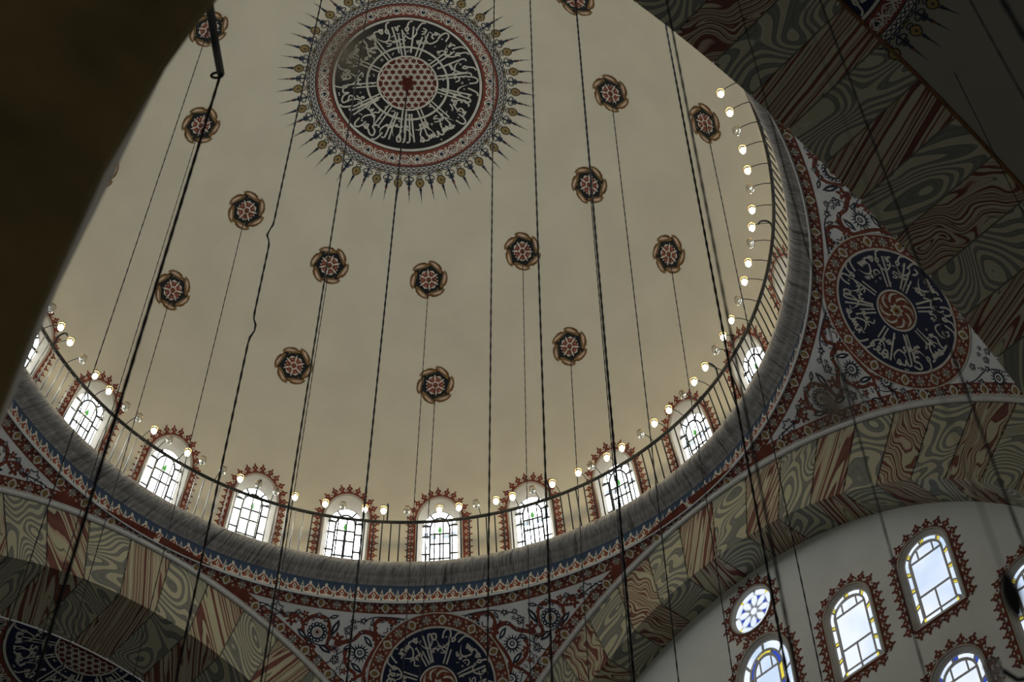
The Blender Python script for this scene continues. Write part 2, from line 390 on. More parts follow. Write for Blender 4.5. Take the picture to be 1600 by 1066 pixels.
V, F = [], []
ink = Ink(lambda x, z, off: wall_at(x, z, GOFF - .018 - off) - BASE)
cw = .032
for z in rows: ink.stroke([(-IHW, z), (IHW, z)], cw, 'came', 0, 1)
ink.stroke([(0, IZ0), (0, 22.03)], cw * .9, 'came', 0, 1)
ink.stroke([(IHW, IZ0), (IHW, IZS)] + iarch(IHW, IZS, IZT)[1:-1] + [(-IHW, IZS), (-IHW, IZ0)], cw, 'came', 0, 1)
for s_ in (-1, 1):
    for z in ys[1:]: ink.stroke([(s_ * IHW, z), (s_ * GHW, z)], cw, 'came', 0, 1)
    ink.stroke([(s_ * .06, GZ0), (s_ * .06, IZ0)], cw, 'came', 0, 1)
    t = (.31 if s_ > 0 else .69) * pi; ink.stroke([in_arc(t), gl_arc(t)], cw, 'came', 0, 1)
came_me = ink.mesh('window_came')
NTH = ['first', 'second', 'third', 'fourth', 'fifth', 'sixth', 'seventh', 'eighth', 'ninth', 'tenth', 'eleventh', 'twelfth', 'thirteenth']
for i, a in enumerate(WIN_AZ):
    e = ob(f'window_{i + 1}', None, None, Matrix.Translation(rz(a) @ BASE) @ rz(a))
    lab = f'{NTH[i]} arched dome window from the left above the grey cornice' if i < 11 else 'arched dome window on the hidden near side of the dome ring'
    struct(e, lab, 'window', 'dome windows' if i >= 11 else 'dome windows above the cornice')
    ob('window_reveal', reveal_me, e); ob('window_came', came_me, e)
    for me, mt in pane_mes:
        o = ob('green_pane' if mt == 'green' else 'window_pane', me, e)
    if 5 <= i <= 10:
        for me in blue_me: ob('blue_pane', me, e)

# ---------------- red crested border painted round every window
def crest(ink, p, nrm, tan, s, big=1.0, eye='cream'):
    """palmette on the outline point p; tan/nrm unit 2-D vectors, s = pitch"""
    def T(x, y): return (p[0] + tan[0] * x * s + nrm[0] * y * s * big, p[1] + tan[1] * x * s + nrm[1] * y * s * big)
    half = [(.5, -.05), (.5, .24), (.32, .30), (.22, .42), (.26, .50), (.47, .58), (.44, .74), (.32, .86), (.16, .94), (.10, 1.06), (.14, 1.17), (0, 1.32)]
    ink.poly([T(x, y) for x, y in half] + [T(-x, y) for x, y in half[-2::-1]], 'red', 1)
    ink.poly([T(0, .56), T(.09, .68), T(0, .80), T(-.09, .68)], eye, 2)
def eyes(ink, p, nrm, tan, s, big=1.0):
    def T(x, y): return (p[0] + tan[0] * x * s + nrm[0] * y * s * big, p[1] + tan[1] * x * s + nrm[1] * y * s * big)
    ink.poly([T(-.10, .44), T(.07, .38), T(.11, .52), T(-.05, .62)], 'deepred', 1)
def border_path(pts, pitch):
    """resample an open outline to equal steps -> (p, tangent, normal)"""
    L_ = [0]
    for a, b in zip(pts, pts[1:]): L_.append(L_[-1] + hypot(b[0] - a[0], b[1] - a[1]))
    n = max(1, round(L_[-1] / pitch)); st = L_[-1] / n; out = []
    for i in range(2 * n + 1):
        d = i * st / 2; k = max(j for j in range(len(L_)) if L_[j] <= d + 1e-9); k = min(k, len(pts) - 2)
        t = (d - L_[k]) / (L_[k + 1] - L_[k]); a, b = pts[k], pts[k + 1]
        tx, ty = b[0] - a[0], b[1] - a[1]; l = hypot(tx, ty)
        out.append((i % 2, (a[0] + tx * t, a[1] + ty * t), (tx / l, ty / l), (ty / l, -tx / l)))
    return out, st
bo = [(x * 1.10, ZSILL + (z - ZSILL) * 1.02) for x, z in OPEN[:len(OPEN) - 3]]
path, st = border_path(bo, .128)
ink = Ink(lambda x, z, off: wall_at(x, z, -off - .002))
for odd, p, t, nn in path:
    if odd: crest(ink, p, nn, t, st, 1.08)
    else: eyes(ink, p, nn, t, st)
bp = [p for p in bo]
ink.stroke(bp, .05, 'red', 1, 1)
border_me = ink.mesh('painted_border')
for a in WIN_AZ: ob('painted_border', border_me, ceiling, rz(a))

# ---------------- rosettes
def rosette_ink(fn, r=.35):
    k = Ink(fn); k.at(0, 0, 0, r)
    N = 48
    lobe = lambda a, r0, r1: r0 + r1 * abs(cos(3 * a)) ** .6
    k.poly([((lobe(a, .86, .15) + .015 * cos(36 * a)) * cos(a), (lobe(a, .86, .15) + .015 * cos(36 * a)) * sin(a)) for a in [2 * pi * i / 96 for i in range(96)]], 'brown', 1)
    k.poly([(lobe(a, .77, .15) * cos(a), lobe(a, .77, .15) * sin(a)) for a in [2 * pi * i / N for i in range(N)]], 'black', 2)
    for i in range(6):
        k.at(0, 0, i * pi / 3 + pi / 6, r)
        leaf = [(-.46, .90), (-.30, 1.0), (-.08, 1.03), (.16, .95), (.36, .80), (.50, .58), (.30, .60), (.06, .68), (-.16, .76), (-.34, .84)]
        k.poly(leaf, 'brown', 3)
        k.stroke([(-.40, .90), (-.1, .96), (.18, .87), (.44, .62)], .035, 'gold', 4, 2); k.stroke([(-.36, .86), (-.1, .77), (.2, .66), (.44, .62)], .035, 'gold', 4, 2)
        k.poly([(-.30, .89), (-.08, .94), (.14, .86), (.32, .72), (.12, .76), (-.10, .82)], 'rose', 4)
        k.stroke([(-.12, .62), (-.06, .76)], .06, 'gold', 3, 1)
    k.at(0, 0, 0, r)
    k.poly([(.54 * cos(i * pi / 3), .54 * sin(i * pi / 3)) for i in range(6)], 'line', 4)
    for i in range(6):
        k.at(0, 0, i * pi / 3 + pi / 6, r)
        k.poly([(-.08, .20), (-.21, .36), (-.20, .435), (.20, .435), (.21, .36), (.08, .20)], 'red', 5)
        k.disc(0, .36, .030, 'rose', 6, 6)
        k.at(0, 0, i * pi / 3, r)
        k.poly([(0, .19), (.05, .34), (.035, .48), (0, .60), (-.035, .48), (-.05, .34)], 'line', 6)
    k.at(0, 0, 0, r); k.disc(0, 0, .175, 'line', 6); k.disc(0, 0, .14, 'red', 7); k.disc(0, 0, .07, 'brown', 8, 8)
    return k.home()
INNER, OUTER = R(32.5), R(49.6)
ros = {}
for nm, pol in (('i', INNER), ('o', OUTER)): ros[nm] = rosette_ink(tangent(dome_pt, 0, pol, RD)).mesh('painted_rosette')
for k_ in range(12):
    ob('painted_rosette', ros['i'], ceiling, rz(A0 + R(30.2 * (k_ - 4)) if k_ < 9 else A0 + R(30 * (k_ - 4))))
    ob('painted_rosette', ros['o'], ceiling, rz(A0 + R(30.2 * (k_ - 4)) if k_ < 9 else A0 + R(30 * (k_ - 4))))

# ---------------- calligraphy: letter skeletons (x runs in the reading direction, baseline 0, tall strokes 3)
LET = {
    'a': (.50, [[(.2, 0), (.22, 1.5), (.15, 3.0)]]),
    'l': (.62, [[(.15, 3.0), (.2, 1.2), (.26, .1), (.62, 0)]]),
    'L': (1.1, [[(.2, 3.0), (.5, 1.5), (.95, .25), (.5, -.05), (.15, .3)], [(1.0, 3.0), (.75, 1.6), (.45, .6), (.2, .1)]]),
    'b': (.6, [[(0, 0), (.2, .55), (.3, .05), (.6, 0)], [(.25, -.42), (.35, -.36)]]),
    'y': (.6, [[(0, 0), (.2, .55), (.3, .05), (.6, 0)], [(.15, -.42), (.24, -.36)], [(.38, -.42), (.47, -.36)]]),
    't': (.6, [[(0, 0), (.2, .55), (.3, .05), (.6, 0)], [(.12, .85), (.2, .92)], [(.34, .85), (.42, .92)]]),
    's': (1.3, [[(0, 0), (.18, .55), (.3, .05), (.5, .5), (.62, .05), (.8, .5), (.92, .02), (1.3, 0)]]),
    'm': (.75, [[(0, 0), (.2, .1), (.38, .45), (.58, .2), (.4, -.08), (.2, .1), (.75, 0)]]),
    'M': (.9, [[(0, 0), (.25, .1), (.42, .45), (.6, .18), (.4, -.05), (.55, -.5), (.75, -.85)]]),
    'h': (.9, [[(0, 0), (.2, .7), (.55, .75), (.7, .3), (.4, -.1), (.2, .25), (.5, .35), (.9, 0)]]),
    'H': (.8, [[(0, 0), (.25, .65), (.55, .5), (.5, .05), (.15, .0)]]),
    'r': (.7, [[(.1, .45), (.25, 0), (.5, -.5), (.85, -.62)]]),
    'w': (.85, [[(.35, .1), (.12, .35), (.3, .62), (.48, .3), (.35, .08), (.55, -.45), (.9, -.6)]]),
    'n': (1.1, [[(.1, .5), (.15, -.1), (.45, -.55), (.85, -.4), (1.0, .3)], [(.5, .3), (.6, .36)]]),
    'x': (1.05, [[(.05, .75), (.4, .9), (.85, .55), (.3, .25), (.2, -.25), (.6, -.3), (1.05, 0)]]),
    'k': (.95, [[(.7, 1.9), (.2, 1.15), (.7, .6), (.75, .1), (.2, 0), (.95, 0)]]),
    'e': (.9, [[(.55, .75), (.2, .6), (.3, .25), (.65, .2), (.25, .0), (.9, 0)]]),
    'd': (.7, [[(.1, .75), (.4, .45), (.45, .1), (.05, 0)]]),
    'f': (.8, [[(0, 0), (.3, .15), (.5, .55), (.25, .65), (.22, .3), (.8, 0)], [(.3, .95), (.38, 1.0)]]),
    'Y': (1.1, [[(.2, .35), (.5, .5), (.6, .15), (.3, -.1), (.5, -.6), (1.0, -.55), (1.1, -.1)]]),
    'z': (.7, [[(.1, .45), (.25, 0), (.5, -.5), (.85, -.62)], [(.3, .8), (.38, .86)]]),
    'q': (.95, [[(0, 0), (.3, .15), (.5, .55), (.25, .65), (.22, .3), (.95, 0)], [(.2, .95), (.28, 1.0)], [(.45, .95), (.53, 1.0)]]),
    ' ': (.45, []),
}
VERSE = 'bsm allH alrxmn alrxyM hw ymsk smwat ward en tzwl wln zalt en msk hmamn exd yedH hw xlym ghfwr bsm alH nwr smwat ward msl nwrH kmskwt fyha mxbax hw eyz xkym'
def letters(ink, verse, fn, target, h, w, mt, layer):
    """verse laid over a total run `target`; fn(run, height)->2-D; h scale per unit height"""
    items = [LET.get(c, LET['a']) for c in verse]
    tot = sum(i[0] for i in items); s = target / tot; x = 0
    for adv, strokes in items:
        for stv in strokes:
            if len(stv) == 2 and hypot(stv[1][0] - stv[0][0], stv[1][1] - stv[0][1]) < .2:
                p = fn((x + stv[0][0]) * s, stv[0][1] * h); ink.disc(p[0], p[1], w * .62, mt, layer, 4)
            else:
                ink.stroke([fn((x + a) * s, b * h) for a, b in stv], w, mt, layer, 3)
        x += adv
def marks(ink, fn, target, n, y0, y1, w, mt, layer):
    for i in range(n):
        x = target * (i + random.random() * .6) / n; y = y0 + (y1 - y0) * random.random(); q = random.random(); d = w * 1.6
        if q < .35: ink.stroke([fn(x - d, y + d * .5), fn(x + d, y - d * .3)], w * .55, mt, layer, 1)
        elif q < .65: p = fn(x, y); ink.poly([(p[0] - w * .6, p[1]), (p[0], p[1] - w * .6), (p[0] + w * .6, p[1]), (p[0], p[1] + w * .6)], mt, layer)
        elif q < .82: ink.stroke([fn(x - d, y + d), fn(x - d * .7, y), fn(x, y + d * .6), fn(x + d * .2, y), fn(x + d, y + d * .8)], w * .5, mt, layer, 2)
        else: p = fn(x, y); ink.ring(p[0], p[1], w * .45, w * .9, mt, layer, 8)

# ---------------- braid, scroll and sunburst medallion (unit disc: calligraphy disc radius 1)
def medallion(fn, a_from=0, a_to=2 * pi, full=True, verse_at=None, layers=.0025):
    k = Ink(fn, layers); A, B = a_from, a_to; sp = B - A
    def P(r, a): return (r * cos(a), r * sin(a))
    rg = lambda r0, r1, mt, ly, n=96, rings=1: k.ring(0, 0, r0, r1, mt, ly, n if full else n // 2, rings, A, B)
    rg(.001, 1.0, 'black' if full else 'navy', 1, 96, 6); rg(1.0, 1.035, 'line', 2); rg(1.035, 1.05, 'black', 2); rg(1.05, 1.262, 'red', 1, 96, 2)
    rg(1.262, 1.275, 'ink', 2); rg(1.275, 1.345, 'line', 1)
    q = 1 if full else .5
    n = int(110 * q)                                # braid
    for ph in (0, pi):
        k.stroke([P(1.31 + .024 * sin(i * pi / 2 * 1 + ph), A + sp * i / (2 * n)) for i in range(2 * n + 1)], .011, 'ink', 3, 2)
    for i in range(n): a = A + sp * (i + .25) / n; k.disc(*P(1.31, a), .007, 'red', 3, 4)
    rg(1.345, 1.358, 'ink', 2)
    n = int(20 * q)                                 # scrolls in the red ring
    for ph in (0, pi):
        k.stroke([P(1.155 + .062 * sin(i * pi / 2 + ph), A + sp * i / (4 * n)) for i in range(4 * n + 1)], .016, 'line', 3, 3)
    for i in range(2 * n):
        a = A + sp * (i + .5) / (2 * n); out = i % 2
        c = P(1.155, a); k.at(c[0], c[1], a - pi / 2, 1)
        if out:
            k.poly([(-.05, .0), (-.03, .05), (0, .035), (.03, .05), (.05, 0), (0, -.06)], 'line', 4); k.poly([(-.03, .0), (-.018, .028), (0, .018), (.018, .028), (.03, 0), (0, -.036)], 'ink', 5)
        else:
            for s_ in (-1, 0, 1): k.disc(s_ * .034, .012 * (1 - abs(s_)) + .01, .021, 'line', 4, 8); k.disc(s_ * .034, .012 * (1 - abs(s_)) + .01, .010, 'ink', 5, 6)
            k.disc(0, -.03, .017, 'line', 4, 8); k.disc(0, -.03, .008, 'ochre', 5, 6)
        for s_ in (-1, 1):
            k.stroke([(s_ * .07, -.07), (s_ * .09, -.03), (s_ * .065, 0), (s_ * .085, .05), (s_ * .06, .075)], .013, 'line', 3, 2)
            k.stroke([(s_ * .02, .075), (s_ * .05, .06), (s_ * .055, .03)], .010, 'line', 3, 2)
        k.home()
    n = int(30 * q)                                 # rays
    for i in range(2 * n + (0 if full else 1)):
        a = A + sp * (i + (.25 if full else 0)) / (2 * n); k.at(*P(1.355, a), a - pi / 2, 1)
        k.stroke([(-.075, .0), (-.04, .035), (0, .01), (.04, .035), (.075, 0)], .013, 'ink', 2, 2)
        if i % 2 == 0:
            k.poly([(-.05, .0), (-.03, .03), (0, .045), (.03, .03), (.05, 0)], 'gold', 1)
            for s_ in (-1, 1): k.stroke([(0, .05), (s_ * .035, .065), (s_ * .03, .09), (0, .10)], .012, 'ink', 2, 2)
            k.poly([(0, .075), (.055, .115), (.066, .155), (.045, .20), (0, .235), (-.045, .20), (-.066, .155), (-.055, .115)], 'black', 2)
            k.poly([(0, .09), (.045, .122), (.054, .155), (.036, .192), (0, .220), (-.036, .192), (-.054, .155), (-.045, .122)], 'gold', 3)
            k.poly([(0, .135), (.016, .155), (0, .175), (-.016, .155)], 'ink', 4)
            k.poly([(-.022, .235), (.022, .235), (.008, .30), (.006, .34), (0, .465), (-.006, .34), (-.008, .30)], 'ink', 2)
            k.disc(0, .30, .014, 'ink', 2, 6)
        else:
            for s_ in (-1, 1):
                k.stroke([(0, .03), (s_ * .02, .06), (s_ * .055, .075), (s_ * .065, .11), (s_ * .04, .125), (s_ * .03, .105)], .013, 'ink', 2, 3)
                k.stroke([(0, .11), (s_ * .03, .135), (s_ * .035, .165), (0, .175)], .012, 'ink', 2, 2)
            k.poly([(0, .02), (.012, .06), (.010, .12), (.026, .155), (.012, .19), (.018, .23), (.006, .28), (0, .46), (-.006, .28), (-.018, .23), (-.012, .19), (-.026, .155), (-.010, .12), (-.012, .06)], 'ink', 2)
            k.disc(0, .25, .016, 'red', 3, 6); k.disc(0, .31, .012, 'ink', 2, 6)
        k.home()
    # inside the disc: lattice, ring, rays of alif, verse
    rg(.001, .40, 'deepred', 2, 48, 2); rg(.40, .425, 'line', 3, 48); rg(.545, .575, 'line', 2, 64)
    pt = .098
    for r_ in range(-5, 6):
        for c_ in range(-5, 6):
            x, y = pt * (c_ + .5 * (r_ % 2)), pt * .866 * r_
            rr = hypot(x, y); a = atan2(y, x) % (2 * pi)
            if rr < .355 and (full or .06 < a < pi - .06) and (rr > .06 or not full):
                k.stroke([(x + pt * (.58 if j % 2 else .36) * cos(j * pi / 6), y + pt * (.58 if j % 2 else .36) * sin(j * pi / 6)) for j in range(12)], .017, 'line', 3, 1, True)
    k.ring(0, 0, .001, .07, 'black', 4, 10, 1, A, B) if full else None
    v0 = verse_at if verse_at is not None else A
    if full: fn2 = lambda t, y: P(.90 - y, v0 + t)
    else: fn2 = lambda t, y: P(.90 - y, A + .05 + t * (sp - .1) / sp)
    letters(k, VERSE[:64 if full else 34], fn2, sp, .142, .023, 'line', 3)
    fn3 = lambda t, y: fn2(t + .11, y + .215)
    letters(k, 'hw   smY    kfH  w   eyx    mwn   xsM   hy    wr   sbn    mYr   wx  ' if full else 'hw   smY    kfH  w   eyx   mw', fn3, sp, .07, .019, 'line', 3)
    marks(k, fn2, sp, int(34 * q), .0, .36, .020, 'line', 3)
    marks(k, fn2, sp, int(16 * q), .40, .42, .024, 'line', 3)
    for i in range(int(16 * q)):      # long swashes over the letters
        t = sp * (i + .3 * random.random()) / int(16 * q); k.stroke([fn2(t, .06), fn2(t + .07, .17), fn2(t + .17, .20), fn2(t + .25, .10), fn2(t + .22, .02)], .022, 'line', 3, 3, taper=True)
    for i in range(int(13 * q)):
        a = A + sp * (i + .5 + .25 * (random.random() - .5)) / int(13 * q)
        for d in (-.04, .04): k.stroke([P(.43, a + d * 1.4), P(.80 + d, a + d * .9)], .021, 'line', 3, 1)
    return k
DISC = R(11.15)
def dome_polar(x, y, off): return dome_pt(atan2(y, x), min(hypot(x, y) * DISC, 1.5), off)
med = medallion(dome_polar, verse_at=A0 - R(25))
tag(ob('painted_medallion', med.mesh('painted_medallion'), ceiling), 'black calligraphy disc with red ring and sunburst rays at the crown')
def stain(fn, rx, ry, parent):
    n = 10; V, F, A_ = [], [], []
    for i in range(n + 1):
        for j in range(n + 1):
            u, v = -1 + 2 * i / n, -1 + 2 * j / n; V.append(fn(u * rx, v * ry)); A_.append(min(1, hypot(u, v)))
    F = [(i * (n + 1) + j, i * (n + 1) + j + 1, (i + 1) * (n + 1) + j + 1, (i + 1) * (n + 1) + j) for i in range(n) for j in range(n)]
    me = mesh('stain', V, F, 'stain'); at = me.attributes.new('spread', 'FLOAT', 'POINT'); at.data.foreach_set('value', A_)
    return ob('stain', me, parent)
sa = A0 + R(128)
stain(lambda u, v: dome_polar(.98 * cos(sa) + u * cos(sa) - v * sin(sa), .98 * sin(sa) + u * sin(sa) + v * cos(sa), .022), .55, .62, ceiling)
# hub where the central chain is fixed
V, F = lathe([(.0, -.30), (.03, -.30), (.04, -.2), (.08, -.10), (.11, -.02), (.1, .0)], 12)
ob('hub', mesh('hub', V, F, 'deepred', smooth=True), ceiling, Matrix.Translation((0, 0, APEX - .005)))

# ================================================================== CORNICE, FRIEZE
prof = [(6.72, 20.76), (6.02, 20.76), (5.94, 20.75), (5.91, 20.70), (5.925, 20.625), (5.98, 20.565), (6.06, 20.535), (6.10, 20.52), (6.12, 20.50), (6.17, 20.485), (6.205, 20.46), (6.235, 20.44)]
V, F = grid(lambda a, p: Vector((p[0] * cos(a), p[0] * sin(a), p[1])), lin(0, 2 * pi, 192)[:-1], prof, True)
struct(ob('trim_1', mesh('trim_1', V, F, 'cornice', smooth=True)), 'grey veined stone cornice ring carrying the railing', 'cornice')
def fr(x, t, off):     # x metres along, t 0..1 up the frieze, azimuth grows to the viewer's left
    r = 6.155 + .07 * t - off; a = -x / 6.17; return Vector((r * cos(a), r * sin(a), 20.0 + .45 * t))
V, F = grid(lambda a, t: fr(-a * 6.17, t, 0), lin(0, 2 * pi, 192)[:-1], lin(-.1, 1.0, 3), True)
frieze = struct(ob('wall_frieze', mesh('wall_frieze', V, F, 'blue', smooth=True)), 'blue frieze ring with white and red crenellation below the cornice', 'frieze')
k = Ink(fr, .003); NP = 144; pw = 2 * pi * 6.17 / NP
for i in range(NP):
    x0 = i * pw
    T = lambda l: [(x0 + x * pw, y) for x, y in l]
    half = [(.46, .18), (.40, .40), (.28, .46), (.2, .58), (.08, .64), (.10, .74), (0, .86)]
    k.poly(T([(-.40, .06), (.40, .06)] + half + [(-x, y) for x, y in half[-2::-1]]), 'line', 1)
    h2 = [(.40, .26), (.34, .38), (.2, .42), (.13, .54), (0, .60)]
    k.poly(T([(-.30, .13), (-.1, .2), (.1, .2), (.30, .13)] + h2 + [(-x, y) for x, y in h2[-2::-1]]), 'red', 2)
    k.poly(T([(0, .16), (.13, .34), (0, .54), (-.13, .34)]), 'line', 3); k.poly(T([(0, .26), (.05, .34), (0, .43), (-.05, .34)]), 'ink', 4)
    k.poly(T([(.5, .22), (.60, .42), (.53, .62), (.5, .78), (.47, .62), (.40, .42)]), 'line', 3); k.poly(T([(.5, .34), (.545, .45), (.5, .56), (.455, .45)]), 'ink', 4)
k.poly([], 'line') if False else None
tag(ob('painted_crenellation', k.mesh('painted_crenellation'), frieze), 'white edged red palmette crenellation')
# white moulding under the frieze
V, F = tube([(6.152 * cos(a), 6.152 * sin(a), 19.985) for a in lin(0, 2 * pi, 192)[:-1]], 0.017, 8, True)
struct(ob('trim_2', mesh('trim_2', V, F, 'mould', smooth=True)), 'thin white moulding ring between frieze and red band', 'moulding')

# ================================================================== PENDENTIVES
POL0, POL1 = R(38.1), R(39.22)
def polmax(da, beta): return math.asin(min(1, sin(beta) / cos(pi / 4 - abs(da))))
V, F = grid(lambda u, v: pend_pt(u * pi / 4, POL0 - .003 + (max(polmax(u * pi / 4, BETA), POL0 + .001) - POL0 + .003) * v), lin(-1, 1, 72), lin(0, 1, 28))
pend_me = mesh('wall_pendentive', V, F, 'white', smooth=True)
def band_motif(k, x, y, w, rot, kind, b=3):
    """one unit of the red band; w = band width"""
    k.at(x, y, rot, w)
    if kind == 0:
        k.poly([(.36 * cos(a) * (1 + .08 * cos(4 * a)), .42 * sin(a) * (1 + .08 * cos(4 * a))) for a in [2 * pi * i / 16 for i in range(16)]], 'line', b)
        k.poly([(0, .28), (.16, .16), (.2, -.02), (.1, -.2), (0, -.28), (-.1, -.2), (-.2, -.02), (-.16, .16)], 'brown', b + 1)
        k.poly([(0, .22), (.12, .12), (.15, -.02), (.07, -.16), (0, -.22), (-.07, -.16), (-.15, -.02), (-.12, .12)], 'ochre', b + 2)
        for s_ in (-1, 1): k.poly([(s_ * .42, 0), (s_ * .52, .1), (s_ * .62, 0), (s_ * .52, -.1)], 'line', b)
    elif kind == 1:
        k.poly([(0, .44), (.11, .20), (.40, 0), (.11, -.20), (0, -.44), (-.11, -.20), (-.40, 0), (-.11, .20)], 'line', b)
        k.ring(0, 0, .13, .19, 'ink', b + 1, 10); k.disc(0, 0, .06, 'ochre', b + 1, 6)
        for s_ in (-1, 1):
            for q in (-1, 1): k.poly([(s_ * .2, q * .25), (s_ * .27, q * .19), (s_ * .32, q * .25), (s_ * .26, q * .32)], 'line', b)
    else:
        for q in (-1, 1):
            k.poly([(.115 * cos(a) * (1 + .22 * cos(5 * a)), q * .29 + .115 * sin(a) * (1 + .22 * cos(5 * a))) for a in [2 * pi * i / 15 for i in range(15)]], 'rose', b)
            k.disc(0, q * .29, .045, 'red', b + 1, 5)
            k.stroke([(-.2, q * .06), (-.02, q * .14), (.14, q * .05)], .035, 'ink', b, 2)
    k.home()
RM, HM = RS * sin((POL0 + POL1) / 2), (POL1 - POL0) * RS
def pmap(x, y, off): return pend_pt(x, y, off)           # x azimuth, y polar
def ringmap(x, y, off): return pend_pt(-x / RM, (POL0 + POL1) / 2 - y / RS, off)
def archmap(sign):
    # band along the arch on one side: x metres along the arch from the crown side, y across (up = towards the pendentive)
    az_n = sign * pi / 4
    def f(x, y, off):
        be = BETA - .0035 - .0105 - y / RS; rr = (RS - off) * cos(be); ph = pi / 2 - x / (RS * cos(BETA))
        d = (RS - off) * sin(be); n = Vector((cos(az_n), sin(az_n), 0)); t = Vector((-sin(az_n), cos(az_n), 0))
        return n * d + t * (rr * cos(ph)) * (-sign) + Vector((0, 0, ZC + rr * sin(ph)))
    return f
pk = Ink(None, .003)
pk.fn = ringmap
halfw = RM * pi / 4
n = 60
for a, b in ((-.5, -.42), (-.42, .42), (.42, .5)):
    o = len(pk.V)
    for i in range(n + 1):
        x = -halfw + 2 * halfw * i / n; pk.put((x, a * HM), 1); pk.put((x, b * HM), 1)
    for i in range(n): pk.F.append((o + 2 * i, o + 2 * i + 2, o + 2 * i + 3, o + 2 * i + 1)); pk.I.append(pk.mi('red'))
NM = 18; pm_ = 2 * halfw / NM
for i in range(NM):
    x = -halfw + (i + .5) * pm_
    band_motif(pk, x, 0, HM * .98, 0, 0); band_motif(pk, x + pm_ / 2, 0, HM * .98, 0, 1)
    band_motif(pk, x + pm_ * .25, 0, HM * .98, 0, 2); band_motif(pk, x - pm_ * .25, 0, HM * .98, 0, 2)
AW = .205                       # width of the red band along the arches
for sgn in (-1, 1):
    pk.fn = archmap(sgn); L0, L1 = .05, RS * cos(BETA) * R(57.5)
    o = len(pk.V); n = 60
    for i in range(n + 1):
        x = L0 + (L1 - L0) * i / n; pk.put((x, -AW / 2), 1.6); pk.put((x, AW / 2), 1.6)
    for i in range(n): pk.F.append((o + 2 * i, o + 2 * i + 2, o + 2 * i + 3, o + 2 * i + 1)); pk.I.append(pk.mi('red'))
    nm = int((L1 - L0) / .52); p_ = (L1 - L0) / nm
    for i in range(nm):
        x = L0 + (i + .5) * p_
        q_ = archmap(sgn)(x, 0, 0)
        if math.acos((q_.z - ZC) / RS) < POL1 + R(.22): continue
        band_motif(pk, x, 0, AW, 0, 0, 3.6); band_motif(pk, x + p_ / 2, 0, AW, 0, 1, 3.6); band_motif(pk, x + p_ * .25, 0, AW, 0, 2, 3.6); band_motif(pk, x - p_ * .25, 0, AW, 0, 2, 3.6)
pband_me = pk.mesh('painted_band')
